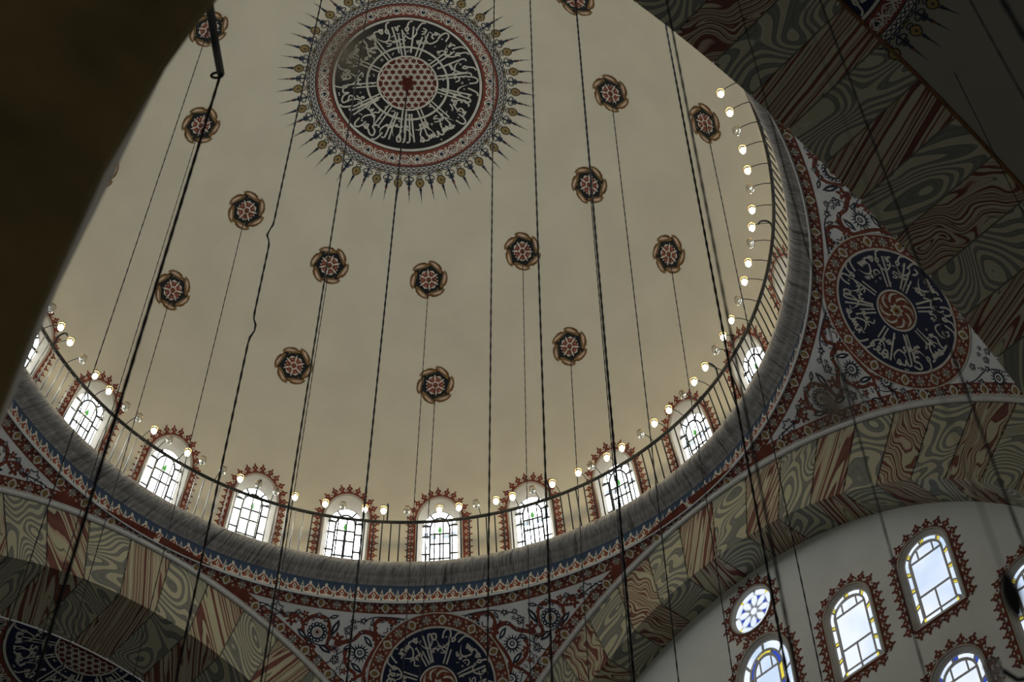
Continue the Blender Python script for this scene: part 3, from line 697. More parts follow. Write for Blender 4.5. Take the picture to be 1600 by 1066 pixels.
# arabesques: listed for one half (degrees from the axis, polar angle), mirrored
def arab():
    k = Ink(pmap, .003)
    class Loc: pass
    def chart(a, p): return tangent(pend_pt, a, p, RS)
    def flower(fn, kind, r, rot=0, mir=1):
        k.fn = fn; k.at(0, 0, rot, r, mir)
        if kind == 'sun':
            for i in range(15):
                a = 2 * pi * i / 15; k.poly([(.52 * cos(a - .19), .52 * sin(a - .19)), (1.05 * cos(a + .12), 1.05 * sin(a + .12)), (.52 * cos(a + .19), .52 * sin(a + .19))], 'ink', 2)
            k.ring(0, 0, .45, .60, 'ink', 2, 20); k.disc(0, 0, .46, 'white', 2, 16); k.ring(0, .04, .16, .28, 'ink', 3, 12); k.disc(0, .04, .09, 'rose', 3, 8)
        elif kind == 'daisy':
            for i in range(14):
                a = 2 * pi * i / 14; c = (.74 * cos(a), .74 * sin(a)); k.disc(*c, .19, 'ink', 2, 8); k.disc(*c, .085, 'white', 3, 6)
            k.ring(0, 0, .50, .58, 'ink', 2, 20); k.ring(0, 0, .22, .34, 'rose', 2, 14); k.disc(0, 0, .15, 'deepred', 3, 8)
        elif kind == 'half':
            for i in range(8):
                a = pi * (i + .5) / 8 - .3; k.poly([(.5 * cos(a - .2), .5 * sin(a - .2)), (1.05 * cos(a - .05), 1.05 * sin(a - .05)), (.5 * cos(a + .2), .5 * sin(a + .2))], 'ink', 2); k.disc(.66 * cos(a), .66 * sin(a), .08, 'white', 3, 5)
            k.stroke([(.9, -.3), (.5, .1), (0, .2), (-.5, .05), (-.8, -.35)], .22, 'ink', 2); k.stroke([(.4, -.4), (0, -.1), (-.4, -.4)], .12, 'red', 2)
        elif kind == 'f5':
            for i in range(5):
                a = 2 * pi * i / 5 + .3; k.disc(.6 * cos(a), .6 * sin(a), .36, 'ink', 2, 8); k.disc(.6 * cos(a), .6 * sin(a), .15, 'white', 3, 6)
            k.disc(0, 0, .3, 'white', 3, 8); k.disc(0, 0, .13, 'red', 4, 6)
        elif kind == 'star':
            k.poly([((1.0 if j % 2 else .4) * cos(j * pi / 5), (1.0 if j % 2 else .4) * sin(j * pi / 5)) for j in range(10)], 'ink', 2); k.disc(0, 0, .26, 'white', 3, 8)
        elif kind == 'leaf':
            k.poly([(0, -1), (.22, -.55), (.36, 0), (.22, .55), (0, 1.05), (-.30, .5), (-.36, -.1), (-.2, -.6)], 'ink', 2)
            k.poly([(-.02, -.5), (.10, 0), (-.02, .6), (-.14, .1)], 'white', 3)
        elif kind == 'blob':
            k.poly([((.75 + .28 * sin(5 * a + 1)) * cos(a), (.75 + .28 * sin(5 * a + 1)) * sin(a)) for a in [2 * pi * i / 30 for i in range(30)]], 'red', 2); k.disc(.1, .1, .16, 'white', 3, 6)
        elif kind == 'lens':
            k.poly([(0, -1), (.42, -.2), (.2, .2), (0, 1), (-.2, .2), (-.42, -.2)], 'ink', 2); k.poly([(0, -.6), (.2, -.15), (0, .35), (-.2, -.15)], 'white', 3)
        elif kind == 'outline':
            k.stroke([((1.0 if j % 2 else .62) * cos(j * pi / 6), (1.0 if j % 2 else .62) * sin(j * pi / 6)) for j in range(12)], .16, 'ink', 2, 1, True)
        k.home()
    C = 1.1   # axis offset found on the far pendentive
    items = [('sun', 12.0, 43.07, .165, 0), ('half', 8.1, 40.99, .15, 2.2), ('f5', 13.9, 41.0, .085, 0), ('f5', 13.35, 40.1, .055, 1), ('star', 11.8, 40.0, .075, 0), ('f5', 15.4, 43.9, .085, 2),
             ('leaf', 15.9, 40.9, .15, .35), ('leaf', 10.5, 40.1, .075, .3), ('leaf', 10.9, 41.95, .12, -.7), ('leaf', 12.3, 44.5, .13, -.9), ('leaf', 13.9, 46.1, .11, -.5), ('sun', 11.0, 46.3, .14, 1),
             ('blob', 15.3, 41.9, .11, 0), ('blob', 7.4, 40.0, .08, 1), ('blob', 9.6, 41.6, .09, 2), ('blob', 13.7, 43.9, .08, 3), ('lens', 5.4, 39.75, .07, 1.5), ('star', 6.6, 39.85, .06, 1),
             ('daisy', 18.4, 41.5, .185, 0), ('lens', 27.1, 39.92, .10, 1.3), ('outline', 25.0, 40.0, .12, 0), ('blob', 22.4, 40.75, .10, 2), ('blob', 20.6, 40.0, .07, 1), ('f5', 21.7, 39.9, .055, 0), ('f5', 23.2, 40.3, .05, 0),
             ('half', 15.6, 43.0, .10, .5), ('sun', 15.5, 45.3, .10, .5), ('leaf', 17.0, 43.0, .13, -1.1), ('leaf', 20.5, 41.9, .12, -.9), ('star', 19.3, 42.6, .06, 0), ('f5', 17.6, 44.0, .065, 0), ('blob', 18.8, 43.2, .08, 1), ('leaf', 16.3, 39.85, .09, 1.2), ('f5', 18.5, 39.85, .05, 0),
             ('sun', 2.7, 56.0, .15, 0), ('leaf', 1.3, 58.6, .11, 0), ('f5', 4.4, 54.6, .075, 0), ('leaf', 5.7, 53.6, .11, .8), ('f5', 6.9, 52.3, .07, 1), ('blob', 4.7, 56.1, .08, 0), ('half', 8.1, 51.2, .09, -2.2), ('star', 9.2, 50.2, .06, 0), ('leaf', 9.9, 49.2, .10, .6), ('f5', 10.9, 48.0, .065, 0), ('blob', 2.3, 60.0, .07, 1), ('f5', 1.6, 54.6, .06, 0), ('blob', 9.7, 51.0, .05, 0), ('leaf', 12.0, 47.4, .10, .5)]
    rs = random.Random(5)
    for _ in range(4000):
        a, p = rs.uniform(C + .2, C + 25), rs.uniform(39.7, 60); r = rs.uniform(.045, .085)
        d = a - C; mg = degrees(r / RS) + .12
        if p - mg < degrees(POL1) + .05: continue
        if math.asin(min(1, sin(R(p)) * cos(R(45 - d)))) > BETA - R(1.42) - R(mg): continue
        if hypot((p - 46.1), d * sin(R(p))) < 7.1 + mg: continue
        if any(hypot(p - q[2], (a - q[1]) * .68) < degrees((r + q[3]) / RS) * .92 for q in items): continue
        items.append((rs.choice(['f5', 'leaf', 'star', 'leaf', 'blob', 'f5', 'lens']), a, p, r, rs.uniform(-1.6, 1.6)))
    A_ = [(6.7, 39.9), (8.64, 39.7), (9.83, 40.0), (10.06, 40.72), (9.53, 41.59), (9.68, 42.31), (10.71, 43.59), (11.3, 44.9), (11.0, 45.9), (11.6, 47.0), (11.4, 48.2), (10.2, 49.0)]
    B_ = [(9.6, 42.0), (10.5, 41.2), (11.88, 41.07), (13.07, 41.82), (14.72, 42.25), (15.87, 42.8), (16.73, 42.64), (16.6, 41.3), (17.2, 40.2), (19.0, 40.0), (20.5, 40.7), (20.2, 42.0), (18.6, 43.0)]
    C_ = [(13.76, 42.86), (14.11, 43.38), (13.55, 44.45), (12.31, 45.08)]
    D_ = [(11.2, 44.99), (12.21, 45.41), (13.4, 46.2)]
    E_ = [(20.4, 41.0), (22.0, 40.2), (23.6, 40.5), (24.0, 40.1)]
    G_ = [(10.7, 48.4), (9.5, 49.8), (7.9, 51.5), (6.3, 53.2), (4.9, 54.9), (3.7, 57.0), (1.4, 59.6)]
    stems = [[(5.0, 39.8), (6.8, 39.6), (8.7, 39.55), (10.2, 39.6), (11.56, 39.9), (13.31, 40.2)], [(13.35, 40.1), (14.19, 41.28), (13.76, 42.16), (12.75, 42.71)], [(13.1, 42.65), (14.27, 42.94), (15.48, 43.6)], [(14.15, 43.73), (14.53, 44.61), (14.41, 45.4)],
             [(15.4, 40.4), (16.2, 41.7), (17.0, 42.6), (18.6, 42.6), (19.8, 42.0)], [(19.8, 40.3), (21.6, 39.9), (23.6, 40.3), (26.0, 39.95), (28.5, 39.75)], [(15.5, 43.8), (16.6, 44.3), (17.6, 43.9)], [(11.0, 47.4), (12.2, 46.6), (12.8, 45.4)], [(7.0, 51.8), (8.4, 50.6), (10.0, 48.9)], [(1.2, 57.6), (2.4, 55.0), (4.6, 53.9), (6.6, 52.4)]]
    for mir in (-1, 1):       # azimuth falls to the right
        for kind, a, p, r, rot in items: flower(chart(R(mir * (a - C)), R(p)), kind, r, rot * (-mir), -mir)
        k.fn = pmap
        for l, w, mt, ly in [(A_, .0075, 'red', 1), (B_, .0075, 'red', 1), (C_, .006, 'red', 1), (D_, .006, 'red', 1), (E_, .006, 'red', 1), (G_, .007, 'red', 1)] + [(s_, .0018, 'ink', 1.5) for s_ in stems]:
            k.stroke([(R(mir * (a - C)), R(p)) for a, p in l], w, mt, ly, 5)
            if mt == 'red':
                for a, p in smooth_path(l, 2): 
                    j = (random.random() - .5) * .9; k.fn = chart(R(mir * (a - C + j * .5)), R(p + j * .4)); k.disc(0, 0, .035, 'red', 1.2, 6); k.fn = pmap
    return k
arab_me = arab().mesh('painted_arabesque')
MPOL = R(46.1); MR = .985
def pend_med():
    f = tangent(pend_pt, 0, MPOL, RS); k = Ink(f, .003)
    P = lambda r, a: (r * cos(a), r * sin(a))
    k.ring(0, 0, MR, MR + .215, 'red', 3.4, 72, 2); k.ring(0, 0, MR + .215, MR + .235, 'line', 3.4, 72)
    for i in range(13):
        for j, kd in ((0, 0), (.5, 1), (.25, 2), (.75, 2)):
            a = 2 * pi * (i + j) / 13; p = P(MR + .108, a); band_motif(k, p[0], p[1], .20, a - pi / 2, kd, 4.4)
    k.ring(0, 0, MR - .035, MR, 'line', 4, 72); k.ring(0, 0, .001, MR - .035, 'navy', 3.4, 72, 3)
    k.ring(0, 0, .30, .33, 'line', 4.4, 36); k.ring(0, 0, .001, .30, 'red', 4.2, 36, 1)
    for i in range(8):
        a = 2 * pi * i / 8; k.stroke([P(.28, a), P(.25, a + .45), P(.18, a + .8), P(.13, a + .9)], .036, 'line', 5, 3, taper=True); k.disc(*P(.22, a + .15), .018, 'ochre', 5, 6)
    k.poly([P(.12 if i % 2 else .08, 2 * pi * i / 16) for i in range(16)], 'line', 6); k.disc(0, 0, .06, 'ochre', 7); k.disc(0, 0, .03, 'deepred', 8, 6)
    fn2 = lambda t, y: P(.86 - y, -pi / 2 - .7 - t)      # clockwise for the viewer, tops to the centre
    letters(k, VERSE[82:82 + 48], fn2, 2 * pi, .158, .030, 'line', 5)
    for i in range(13):
        t = 2 * pi * (i + .3 * random.random()) / 13; k.stroke([fn2(t, .08), fn2(t + .08, .20), fn2(t + .2, .22), fn2(t + .3, .11), fn2(t + .26, .03)], .027, 'line', 5, 3, taper=True)
    fn3 = lambda t, y: fn2(t + .1, y + .25)
    letters(k, 'smY   hw    kfH   eyx   mwn    xs   hyr   wb    mYr  ', fn3, 2 * pi, .08, .023, 'line', 5)
    marks(k, fn2, 2 * pi, 34, .02, .42, .022, 'line', 5)
    for i in range(8):
        a = 2 * pi * (i + .4 + .3 * random.random()) / 8
        for d in (-.05, .05): k.stroke([P(.37, a + d * 1.5), P(.68 + d, a + d)], .025, 'line', 5, 1)
    return k.mesh('painted_medallion')
pmed_me = pend_med()
pend_names = [('wall_back', 0, 'pendentive with half seen navy calligraphy roundel below the dome centre'), ('wall_right', -90, 'pendentive with whole navy calligraphy roundel right of the dome'), ('wall_left', 90, 'pendentive sliver at the left edge under the cornice'), ('wall_front', 180, 'pendentive on the near hidden side of the dome')]
for nm, da, lab in pend_names:
    a = A0 + R(da)
    o = struct(ob(nm, pend_me, None, rz(a)), lab, 'pendentive')
    ob('painted_band', pband_me, o); ob('painted_arabesque', arab_me, o); ob('painted_medallion', pmed_me, o)
    if da == -90:
        tf = tangent(pend_pt, R(17.0), R(42.6), RS); stain(lambda u, v: tf(u, v, .028), .85, .62, o)

# ================================================================== ARCHES
# arch frame: x = outwards (depth), y along the wall (viewer's left), z up; rotated about z to its azimuth
STEP = R(5.55)
def voussoir(depth):
    g = .0018; V, F = [], []
    phs = lin(-STEP / 2 + g, STEP / 2 - g, 3)
    def pt(d, r, ph): return Vector((d, -r * sin(ph), r * cos(ph)))
    rows_ = [(DP + .03, FACE_R + .012), (DP, FACE_R), (DP, (FACE_R + CREASE) / 2), (DP, CREASE), (DP + depth / 2, CREASE), (DP + depth, CREASE), (DP + depth, CREASE + .04)]
    V = [pt(d, r, ph) for d, r in rows_ for ph in phs]; n = 4
    for j in range(len(rows_) - 1): F += [(j * n + i, j * n + i + 1, (j + 1) * n + i + 1, (j + 1) * n + i) for i in range(3)]
    # side faces of the joints
    o = len(V)
    for e in (0, 3):
        ph = phs[e]
        for d, r in ((DP, FACE_R), (DP, CREASE), (DP + depth, CREASE)): V.append(pt(d, r, ph))
        for d, r in ((DP + .03, FACE_R), (DP + .03, CREASE + .03), (DP + depth, CREASE + .03)): V.append(pt(d, r, ph))
    for e in (0, 6): F += [(o + e, o + e + 1, o + e + 4, o + e + 3), (o + e + 1, o + e + 2, o + e + 5, o + e + 4)]
    return V, F
def backing(depth):
    phs = lin(-R(92), R(92), 60)
    rows_ = [(DP + .028, FACE_R + .08), (DP + .028, CREASE + .028), (DP + depth, CREASE + .028)]
    return grid(lambda ph, q: Vector((q[0], -q[1] * sin(ph), q[1] * cos(ph))), phs, rows_)
vme = {}
arches = [('wall_arch_right', -45, .65, 'striped painted arch over the tympanum with stained windows', 13, -13),
          ('wall_arch_left', 45, 1.42, 'striped painted arch at the lower left before a dark half dome', 13, -13),
          ('wall_arch_near', -135, 1.55, 'dark striped arch soffit crossing the upper right corner', 15, -15),
          ('wall_arch_front', 135, 1.55, 'striped arch on the near left hidden side', 15, -15)]
for nm, da, depth, lab, k1, k0 in arches:
    for c in ('vred', 'vgrey'):
        if (depth, c) not in vme: V, F = voussoir(depth); vme[depth, c] = mesh('voussoir', V, F, c)
    a = A0 + R(da)
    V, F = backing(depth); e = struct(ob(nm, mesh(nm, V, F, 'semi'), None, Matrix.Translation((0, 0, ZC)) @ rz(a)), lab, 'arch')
    for i in range(-16, 17):
        o = ob('voussoir', vme[depth, 'vred' if i % 2 == 0 else 'vgrey'], e, Matrix.Rotation(STEP * i, 4, 'X'))
    # white moulding round the arch
    rm = RS * cos(BETA)
    V, F = tube([(DP - .015 + .0, -rm * sin(p), rm * cos(p)) for p in lin(-R(58), R(58), 90)], .046, 8)
    V2, F2 = tube([(DP - .05, -(rm + .048) * sin(p), (rm + .048) * cos(p)) for p in lin(-R(58), R(58), 90)], .018, 6)
    V, F = merge((V, F), (V2, F2)); ob('arch_moulding', mesh('arch_moulding', V, F, 'mould', smooth=True), e)

# ================================================================== HALF DOMES
def arch_frame(da): return Matrix.Translation((0, 0, ZC)) @ rz(A0 + R(da))
SD = DP + 1.55
V, F = grid(lambda al, th: Vector((SD + 6.52 * cos(th) * cos(al), 6.52 * cos(th) * sin(al), 6.52 * sin(th))), lin(-pi / 2, pi / 2, 48), lin(0, pi / 2 - .001, 24))
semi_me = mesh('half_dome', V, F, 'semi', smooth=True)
def semi_map(sc):
    # chart around the crown of the rim: angle a in [0, pi], a=0 at the viewer's right, into the half dome = +x
    def f(x, y, off):
        r, a = hypot(x, y) * sc, atan2(y, x); th = r / 6.52; q = 6.52 - off
        return Vector((SD + .0 + q * sin(th) * sin(a), -q * sin(th) * cos(a), q * cos(th)))
    return f
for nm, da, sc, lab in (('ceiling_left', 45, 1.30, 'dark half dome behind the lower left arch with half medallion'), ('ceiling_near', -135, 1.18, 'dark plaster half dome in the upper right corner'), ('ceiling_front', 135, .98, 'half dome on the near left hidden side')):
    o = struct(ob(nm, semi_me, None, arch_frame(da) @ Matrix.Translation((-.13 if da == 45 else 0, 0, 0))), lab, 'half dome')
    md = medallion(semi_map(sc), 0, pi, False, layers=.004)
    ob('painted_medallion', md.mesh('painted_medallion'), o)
    if da == -135: V, F = tube([(SD + .01, -6.53 * sin(p), 6.53 * cos(p)) for p in lin(-pi / 2, pi / 2, 60)], .03, 6); ob('arch_moulding', mesh('arch_moulding', V, F, 'brown', smooth=True), o)
    def semi_t(u, v, off=0):
        r = 6.52 - off; return Vector((SD + r * cos(v) * cos(u), r * cos(v) * sin(u), r * sin(v)))
    if da == -135:
        n0 = Vector((.77, -2.82, 5.81)).normalized(); up = (Vector((0, 0, 1)) - n0 * n0.z).normalized(); rt = n0.cross(up)
        rk = rosette_ink(lambda x, y, off: Vector((SD, 0, 0)) + (n0 * 6.52 + rt * x + up * y).normalized() * (6.52 - off), .36)
        ob('painted_rosette', rk.mesh('painted_rosette'), o)

# ================================================================== TYMPANUM WALL with stained windows (frame of the right arch)
TD = DP + .65
def T3(u, z, off=0): return Vector((TD - off, u, z - ZC))         # u = measured along the wall, larger u = viewer's left
def t_outline(uc, hw, z0, zs, zt, n=14):
    up = [(uc + hw, z0), (uc + hw, zs)]
    arc = [(uc + hw * cos(pi * i / n), zs + (zt - zs) * sin(pi * i / n)) for i in range(1, n)]
    return up + arc + [(uc - hw, zs), (uc - hw, z0)]
TW = [(-1.955, .42, 15.74, 16.82, 17.20, 'yellow'), (-3.345, .42, 15.74, 16.82, 17.20, 'yellow'), (-.33, .52, 15.3, 16.78, 17.38, 'both'), (-3.33, .41, 13.3, 14.70, 15.10, 'cobalt'), (-4.70, .42, 14.3, 15.35, 15.75, 'yellow')]
RND = (-.28, 18.02, .41, .395)
outlines = [t_outline(*t[:5]) for t in TW]
nr = 28; rnd = [(RND[0] + RND[2] * cos(2 * pi * i / nr), RND[1] + RND[3] * sin(2 * pi * i / nr)) for i in range(nr)]
edge = [(CREASE + .02) * cos(pi * i / 60) for i in range(61)]
outer = [((CREASE + .03) * cos(pi * i / 60), ZC + (CREASE + .03) * sin(pi * i / 60)) for i in range(61)] + [(-(CREASE + .03), 9.0), ((CREASE + .03), 9.0)]
loops = [outer] + outlines + [rnd]
flat = [p for l in loops for p in l]
tris = tessellate_polygon([[Vector((p[0], p[1], 0)) for p in l] for l in loops])
tymp = struct(ob('wall_tympanum', mesh('wall_tympanum', [T3(*p) for p in flat], [tuple(t) for t in tris], 'tymp'), None, arch_frame(-45)), 'grey plaster tympanum wall under the right arch', 'wall')
k = Ink(lambda u, z, off: T3(u, z, off + .003))
for i, ol in enumerate(outlines + [rnd]):
    cu = sum(p[0] for p in ol) / len(ol); cz = sum(p[1] for p in ol) / len(ol)
    pts = [(cu + (p[0] - cu) * 1.06, cz + (p[1] - cz) * 1.03) for p in ol]; pts = pts + [pts[0]]
    if i == 5: pts = [(RND[0] + .43 * cos(2 * pi * j / 40), RND[1] + .415 * sin(2 * pi * j / 40)) for j in range(41)]
    segs = [pts] if i == 5 else [pts[:-1], pts[-2:]]
    for sg in segs:
        path, st = border_path(sg, .155)
        for odd, p, t, nn in path:
            if hypot(p[0], p[1] - ZC) > CREASE - .16: continue
            if odd: crest(k, p, nn, t, st, .92, 'tymp')
            else: eyes(k, p, nn, t, st)
        k.stroke([q for q in sg if hypot(q[0], q[1] - ZC) < CREASE - .04], .03, 'red', 1, 1)
tag(ob('painted_border', k.mesh('painted_border'), tymp), 'red palmette borders round the stained windows')
PD = .065
TLAB = ['clear arched window edged in yellow glass, lower left of the pair', 'clear arched window edged in yellow glass, higher right of the pair', 'arched window with blue and yellow inner band below the round window',
        'arched window with blue glass bits cut by the bottom edge', 'arched window cut by the right edge of the photo']
def flat_part(name, items, e, off):
    for pts, mt in items:
        q = Ink(lambda u, z, o_: T3(u, z, -off - o_) - T3(e['u0'], e['z0'], 0)); q.poly(pts, mt, 0); ob(name, q.mesh(name), e)
wn = 25
for (uc, hw, z0, zs, zt, sty), ol, lab in zip(TW, outlines, TLAB):
    base = T3(uc, z0)
    e = struct(ob(f'window_{wn}', None, None, arch_frame(-45) @ Matrix.Translation(base)), lab, 'window'); wn += 1
    e['u0'] = uc; e['z0'] = z0
    ins = lambda d, dz=None: t_outline(uc, hw - d, z0 + d, zs, zt - d)
    G0 = ins(.045)
    V, F = band_mesh(ol, G0, lambda u, z: T3(u, z, 0) - base, lambda u, z: T3(u, z, -PD) - base)
    rimo = [(uc + (p[0] - uc) * 1.07, z0 - .02 + (p[1] - z0 + .02) * 1.018) for p in ol]
    V2, F2 = band_mesh(rimo, ol, lambda u, z: T3(u, z, .012) - base, lambda u, z: T3(u, z, .012) - base)
    V, F = merge((V, F), (V2, F2)); ob('window_reveal', mesh('window_reveal', V, F, 'cream'), e)
    # border panes between outlines G1 (outer) and G2 (inner)
    bw = .085 if sty != 'both' else .14
    G1, G2 = ins(.06), ins(.06 + bw)
    def cutpane(name, pts, mt):
        q = Ink(lambda u, z, o_: T3(u, z, -PD + .004) - base); q.poly(pts, mt, 0); ob(name, q.mesh(name), e)
    def along(t, j):         # point at arc fraction t of the open outline on ring j
        def pt(g_):
            L_ = [0]
            for a, b in zip(g_, g_[1:]): L_.append(L_[-1] + hypot(b[0] - a[0], b[1] - a[1]))
            d = t * L_[-1]; q = max(i for i in range(len(L_)) if L_[i] <= d + 1e-9); q = min(q, len(g_) - 2); f = (d - L_[q]) / (L_[q + 1] - L_[q])
            return (g_[q][0] + (g_[q + 1][0] - g_[q][0]) * f, g_[q][1] + (g_[q + 1][1] - g_[q][1]) * f)
        return pt(j)
    NB = 10; acc = {'yellow': 'yellow', 'cobalt': 'cobalt', 'both': None}[sty]
    ck = Ink(lambda u, z, o_: T3(u, z, -PD + .016) - base)
    for i in range(NB):
        t0, t1 = (i + .06) / NB, (i + .94) / NB; gpw = .020
        if acc: t0, t1 = t0 + .006, t1 - .012
        ts = lin(t0, t1, 4); cutpane('window_pane', [along(t, G1) for t in ts] + [along(t, G2) for t in ts[::-1]], 'tpane')
        if acc and i: 
            ts = lin((i - .085) / NB, (i + .085) / NB, 1); cutpane('coloured_pane', [along(t, G1) for t in ts] + [along(t, G2) for t in ts[::-1]], acc)
        ck.stroke([along(i / NB - .0, G1), along(i / NB, G2)], .012 if acc else .022, 'tcame', 0, 1)
    # bottom border
    ub = lin(uc - hw + .06 + bw, uc + hw - .06 - bw, 2)
    for a, b in zip(ub, ub[1:]): cutpane('window_pane', [(a + .015, z0 + .07), (b - .015, z0 + .07), (b - .015, z0 + .06 + bw - .012), (a + .015, z0 + .06 + bw - .012)], 'tpane')
    if acc:
        for x in (ub[0], ub[-1]): cutpane('coloured_pane', [(x - .018, z0 + .07), (x + .018, z0 + .07), (x + .018, z0 + .06 + bw - .012), (x - .018, z0 + .06 + bw - .012)], acc)
    inner = .06 + bw
    if sty == 'both':        # second, coloured band
        G3 = ins(inner + .02); G4 = ins(inner + .075)
        for i in range(11):
            ts = lin((i + .08) / 11, (i + .92) / 11, 3); cutpane('coloured_pane', [along(t, G3) for t in ts] + [along(t, G4) for t in ts[::-1]], 'yellow' if i % 2 else 'cobalt')
        inner += .085
    ihw = hw - inner - .025; zb, zt2 = z0 + inner + .025, zt - inner - .025; zr = [zb, zb + (zs - zb) * .36, zs + .02]
    cutpane('window_pane', [(uc - ihw, zr[0]), (uc - .012, zr[0]), (uc - .012, zr[1] - .014), (uc - ihw, zr[1] - .014)], 'tpane')
    cutpane('window_pane', [(uc + .012, zr[0]), (uc + ihw, zr[0]), (uc + ihw, zr[1] - .014), (uc + .012, zr[1] - .014)], 'tpane')
    cutpane('window_pane', [(uc - ihw, zr[1] + .014), (uc + ihw, zr[1] + .014), (uc + ihw, zr[2] - .014), (uc - ihw, zr[2] - .014)], 'tpane')
    ia = lambda t: (uc + ihw * cos(t), zs + .034 + (zt2 - zs - .034) * sin(t))
    cuts = [0, .40 * pi / 1.15, .70 * pi, pi]
    for a, b in zip(cuts, cuts[1:]):
        A1, B1 = a + (.05 if a else 0), b - (.05 if b < pi else 0)
        cutpane('window_pane', [(ia(A1)[0], zs + .034)] + [ia(t) for t in lin(A1, B1, 5)] + [(ia(B1)[0], zs + .034)], 'tpane')
    ck.stroke(G1 + [G1[0]], .024, 'tcame', 0, 1)
    gi = ins(inner - .004); ck.stroke(gi + [gi[0]], .036, 'tcame', 0, 1)
    if sty == 'both': g2_ = ins(.06 + bw); ck.stroke(g2_ + [g2_[0]], .03, 'tcame', 0, 1)
    for z in zr[1:]: ck.stroke([(uc - ihw - .02, z), (uc + ihw + .02, z)], .028, 'tcame', 0, 1)
    ck.stroke([(uc, zb), (uc, zr[1])], .024, 'tcame', 0, 1); ck.stroke([(uc, z0 + .06), (uc, z0 + .06 + bw)], .024, 'tcame', 0, 1)
    for t in cuts[1:-1]: ck.stroke([(ia(t)[0], zs + .03), ia(t)], .024, 'tcame', 0, 1)
    ob('window_came', ck.mesh('window_came'), e)
# round window
uc, zc2, ru, rv = RND; base = T3(uc, zc2 - rv)
e = struct(ob(f'window_{wn}', None, None, arch_frame(-45) @ Matrix.Translation(base)), 'round rose window of white petals with blue bits beside the arch', 'window')
rin = [(uc + (p[0] - uc) * .93, zc2 + (p[1] - zc2) * .93) for p in rnd]
V, F = band_mesh(rnd, rin, lambda u, z: T3(u, z, 0) - base, lambda u, z: T3(u, z, -PD) - base)
rimo = [(uc + (p[0] - uc) * 1.06, zc2 + (p[1] - zc2) * 1.06) for p in rnd]
V2, F2 = band_mesh(rimo, rnd, lambda u, z: T3(u, z, .012) - base, lambda u, z: T3(u, z, .012) - base)
V, F = merge((V, F), (V2, F2)); ob('window_reveal', mesh('window_reveal', V, F, 'cream'), e)
V = [T3(p[0], p[1], -PD - .01) - base for p in rin]; ob('window_came', mesh('window_came', V, [tuple(range(len(V)))], 'tcame'), e)
def rp_(r, a): return (uc + r * .378 * cos(a), zc2 + r * .364 * sin(a))
def cp(pts, mt, nm='window_pane'):
    q = Ink(lambda u, z, o_: T3(u, z, -PD + .006) - base); q.poly(pts, mt, 0); ob(nm, q.mesh(nm), e)
cp([rp_(.16, 2 * pi * i / 10) for i in range(10)], 'tpane')
for i in range(8):
    a = 2 * pi * i / 8 + .2
    cp([rp_(.24, a), rp_(.38, a - .22), rp_(.52, a - .27), rp_(.68, a - .19), rp_(.80, a), rp_(.68, a + .19), rp_(.52, a + .27), rp_(.38, a + .22)], 'tpane')
    b = a + pi / 8
    cp([rp_(.80, b - .34)] + [rp_(.99, b + t) for t in lin(-.32, .32, 4)] + [rp_(.80, b + .34), rp_(.76, b)], 'tpane')
    cp([rp_(.50, b), rp_(.70, b - .12), rp_(.70, b + .12)], 'cobalt', 'coloured_pane')
    if i % 2: cp([rp_(.88, a - .06), rp_(.99, a - .06), rp_(.99, a + .06), rp_(.88, a + .06)], 'yellow', 'coloured_pane')

# ================================================================== NEAR PIER (upper left, out of focus)
def PF(d, u, z): return Vector((d, u, z - ZC))
zz = lin(0, 8.0, 8)[:-1] + lin(8.0, 14, 12)
lean = lambda z: (max(z - 6.0, 0) ** 2) / 36
rows_ = []
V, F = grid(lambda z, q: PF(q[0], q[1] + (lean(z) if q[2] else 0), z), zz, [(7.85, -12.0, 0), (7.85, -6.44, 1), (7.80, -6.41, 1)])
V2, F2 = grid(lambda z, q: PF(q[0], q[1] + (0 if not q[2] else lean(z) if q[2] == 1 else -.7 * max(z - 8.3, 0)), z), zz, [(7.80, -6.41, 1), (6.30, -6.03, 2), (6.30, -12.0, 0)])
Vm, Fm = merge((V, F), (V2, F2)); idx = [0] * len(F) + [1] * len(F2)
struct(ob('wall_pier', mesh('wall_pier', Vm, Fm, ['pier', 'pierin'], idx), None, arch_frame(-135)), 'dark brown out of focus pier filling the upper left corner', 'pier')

# ================================================================== RAILING
rail = ob('railing', None, None, Matrix.Translation((0, 0, 20.8)))
tag(rail, 'black iron railing with thin bars standing on the grey cornice ring', 'railing')
V, F = tube([(5.83 * cos(a), 5.83 * sin(a), .80) for a in lin(0, 2 * pi, 240)[:-1]], .030, 6, True); ob('handrail', mesh('handrail', V, F, 'iron', smooth=True), rail)
V, F = tube([(5.985, 0, -.04), (5.91, 0, .4), (5.832, 0, .79)], .0125, 5); bar_me = mesh('baluster', V, F, 'iron', smooth=True)
V, F = tube([(5.985, 0, -.04), (5.91, 0, .4), (5.832, 0, .79)], .0125, 5); barl_me = mesh('baluster', V, F, 'glint_metal', smooth=True)
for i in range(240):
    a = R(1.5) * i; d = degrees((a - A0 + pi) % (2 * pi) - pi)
    ob('baluster', barl_me if d > 22 else bar_me, rail, rz(a))  # left bars get the lightened copy, window reflection put into their colour
V, F = tube([(5.83, 0, .78)] + [(5.83 - .10 + .10 * cos(t), 0, .98 + .13 * sin(t)) for t in lin(0, pi * .9, 8)], .016, 6); hook_me = mesh('hook', V, F, 'iron', smooth=True)
for d in (75.5, 8.2, -20.6, -58.6, -87.5, 31.2): ob('hook', hook_me, rail, rz(A0 + R(d)) )

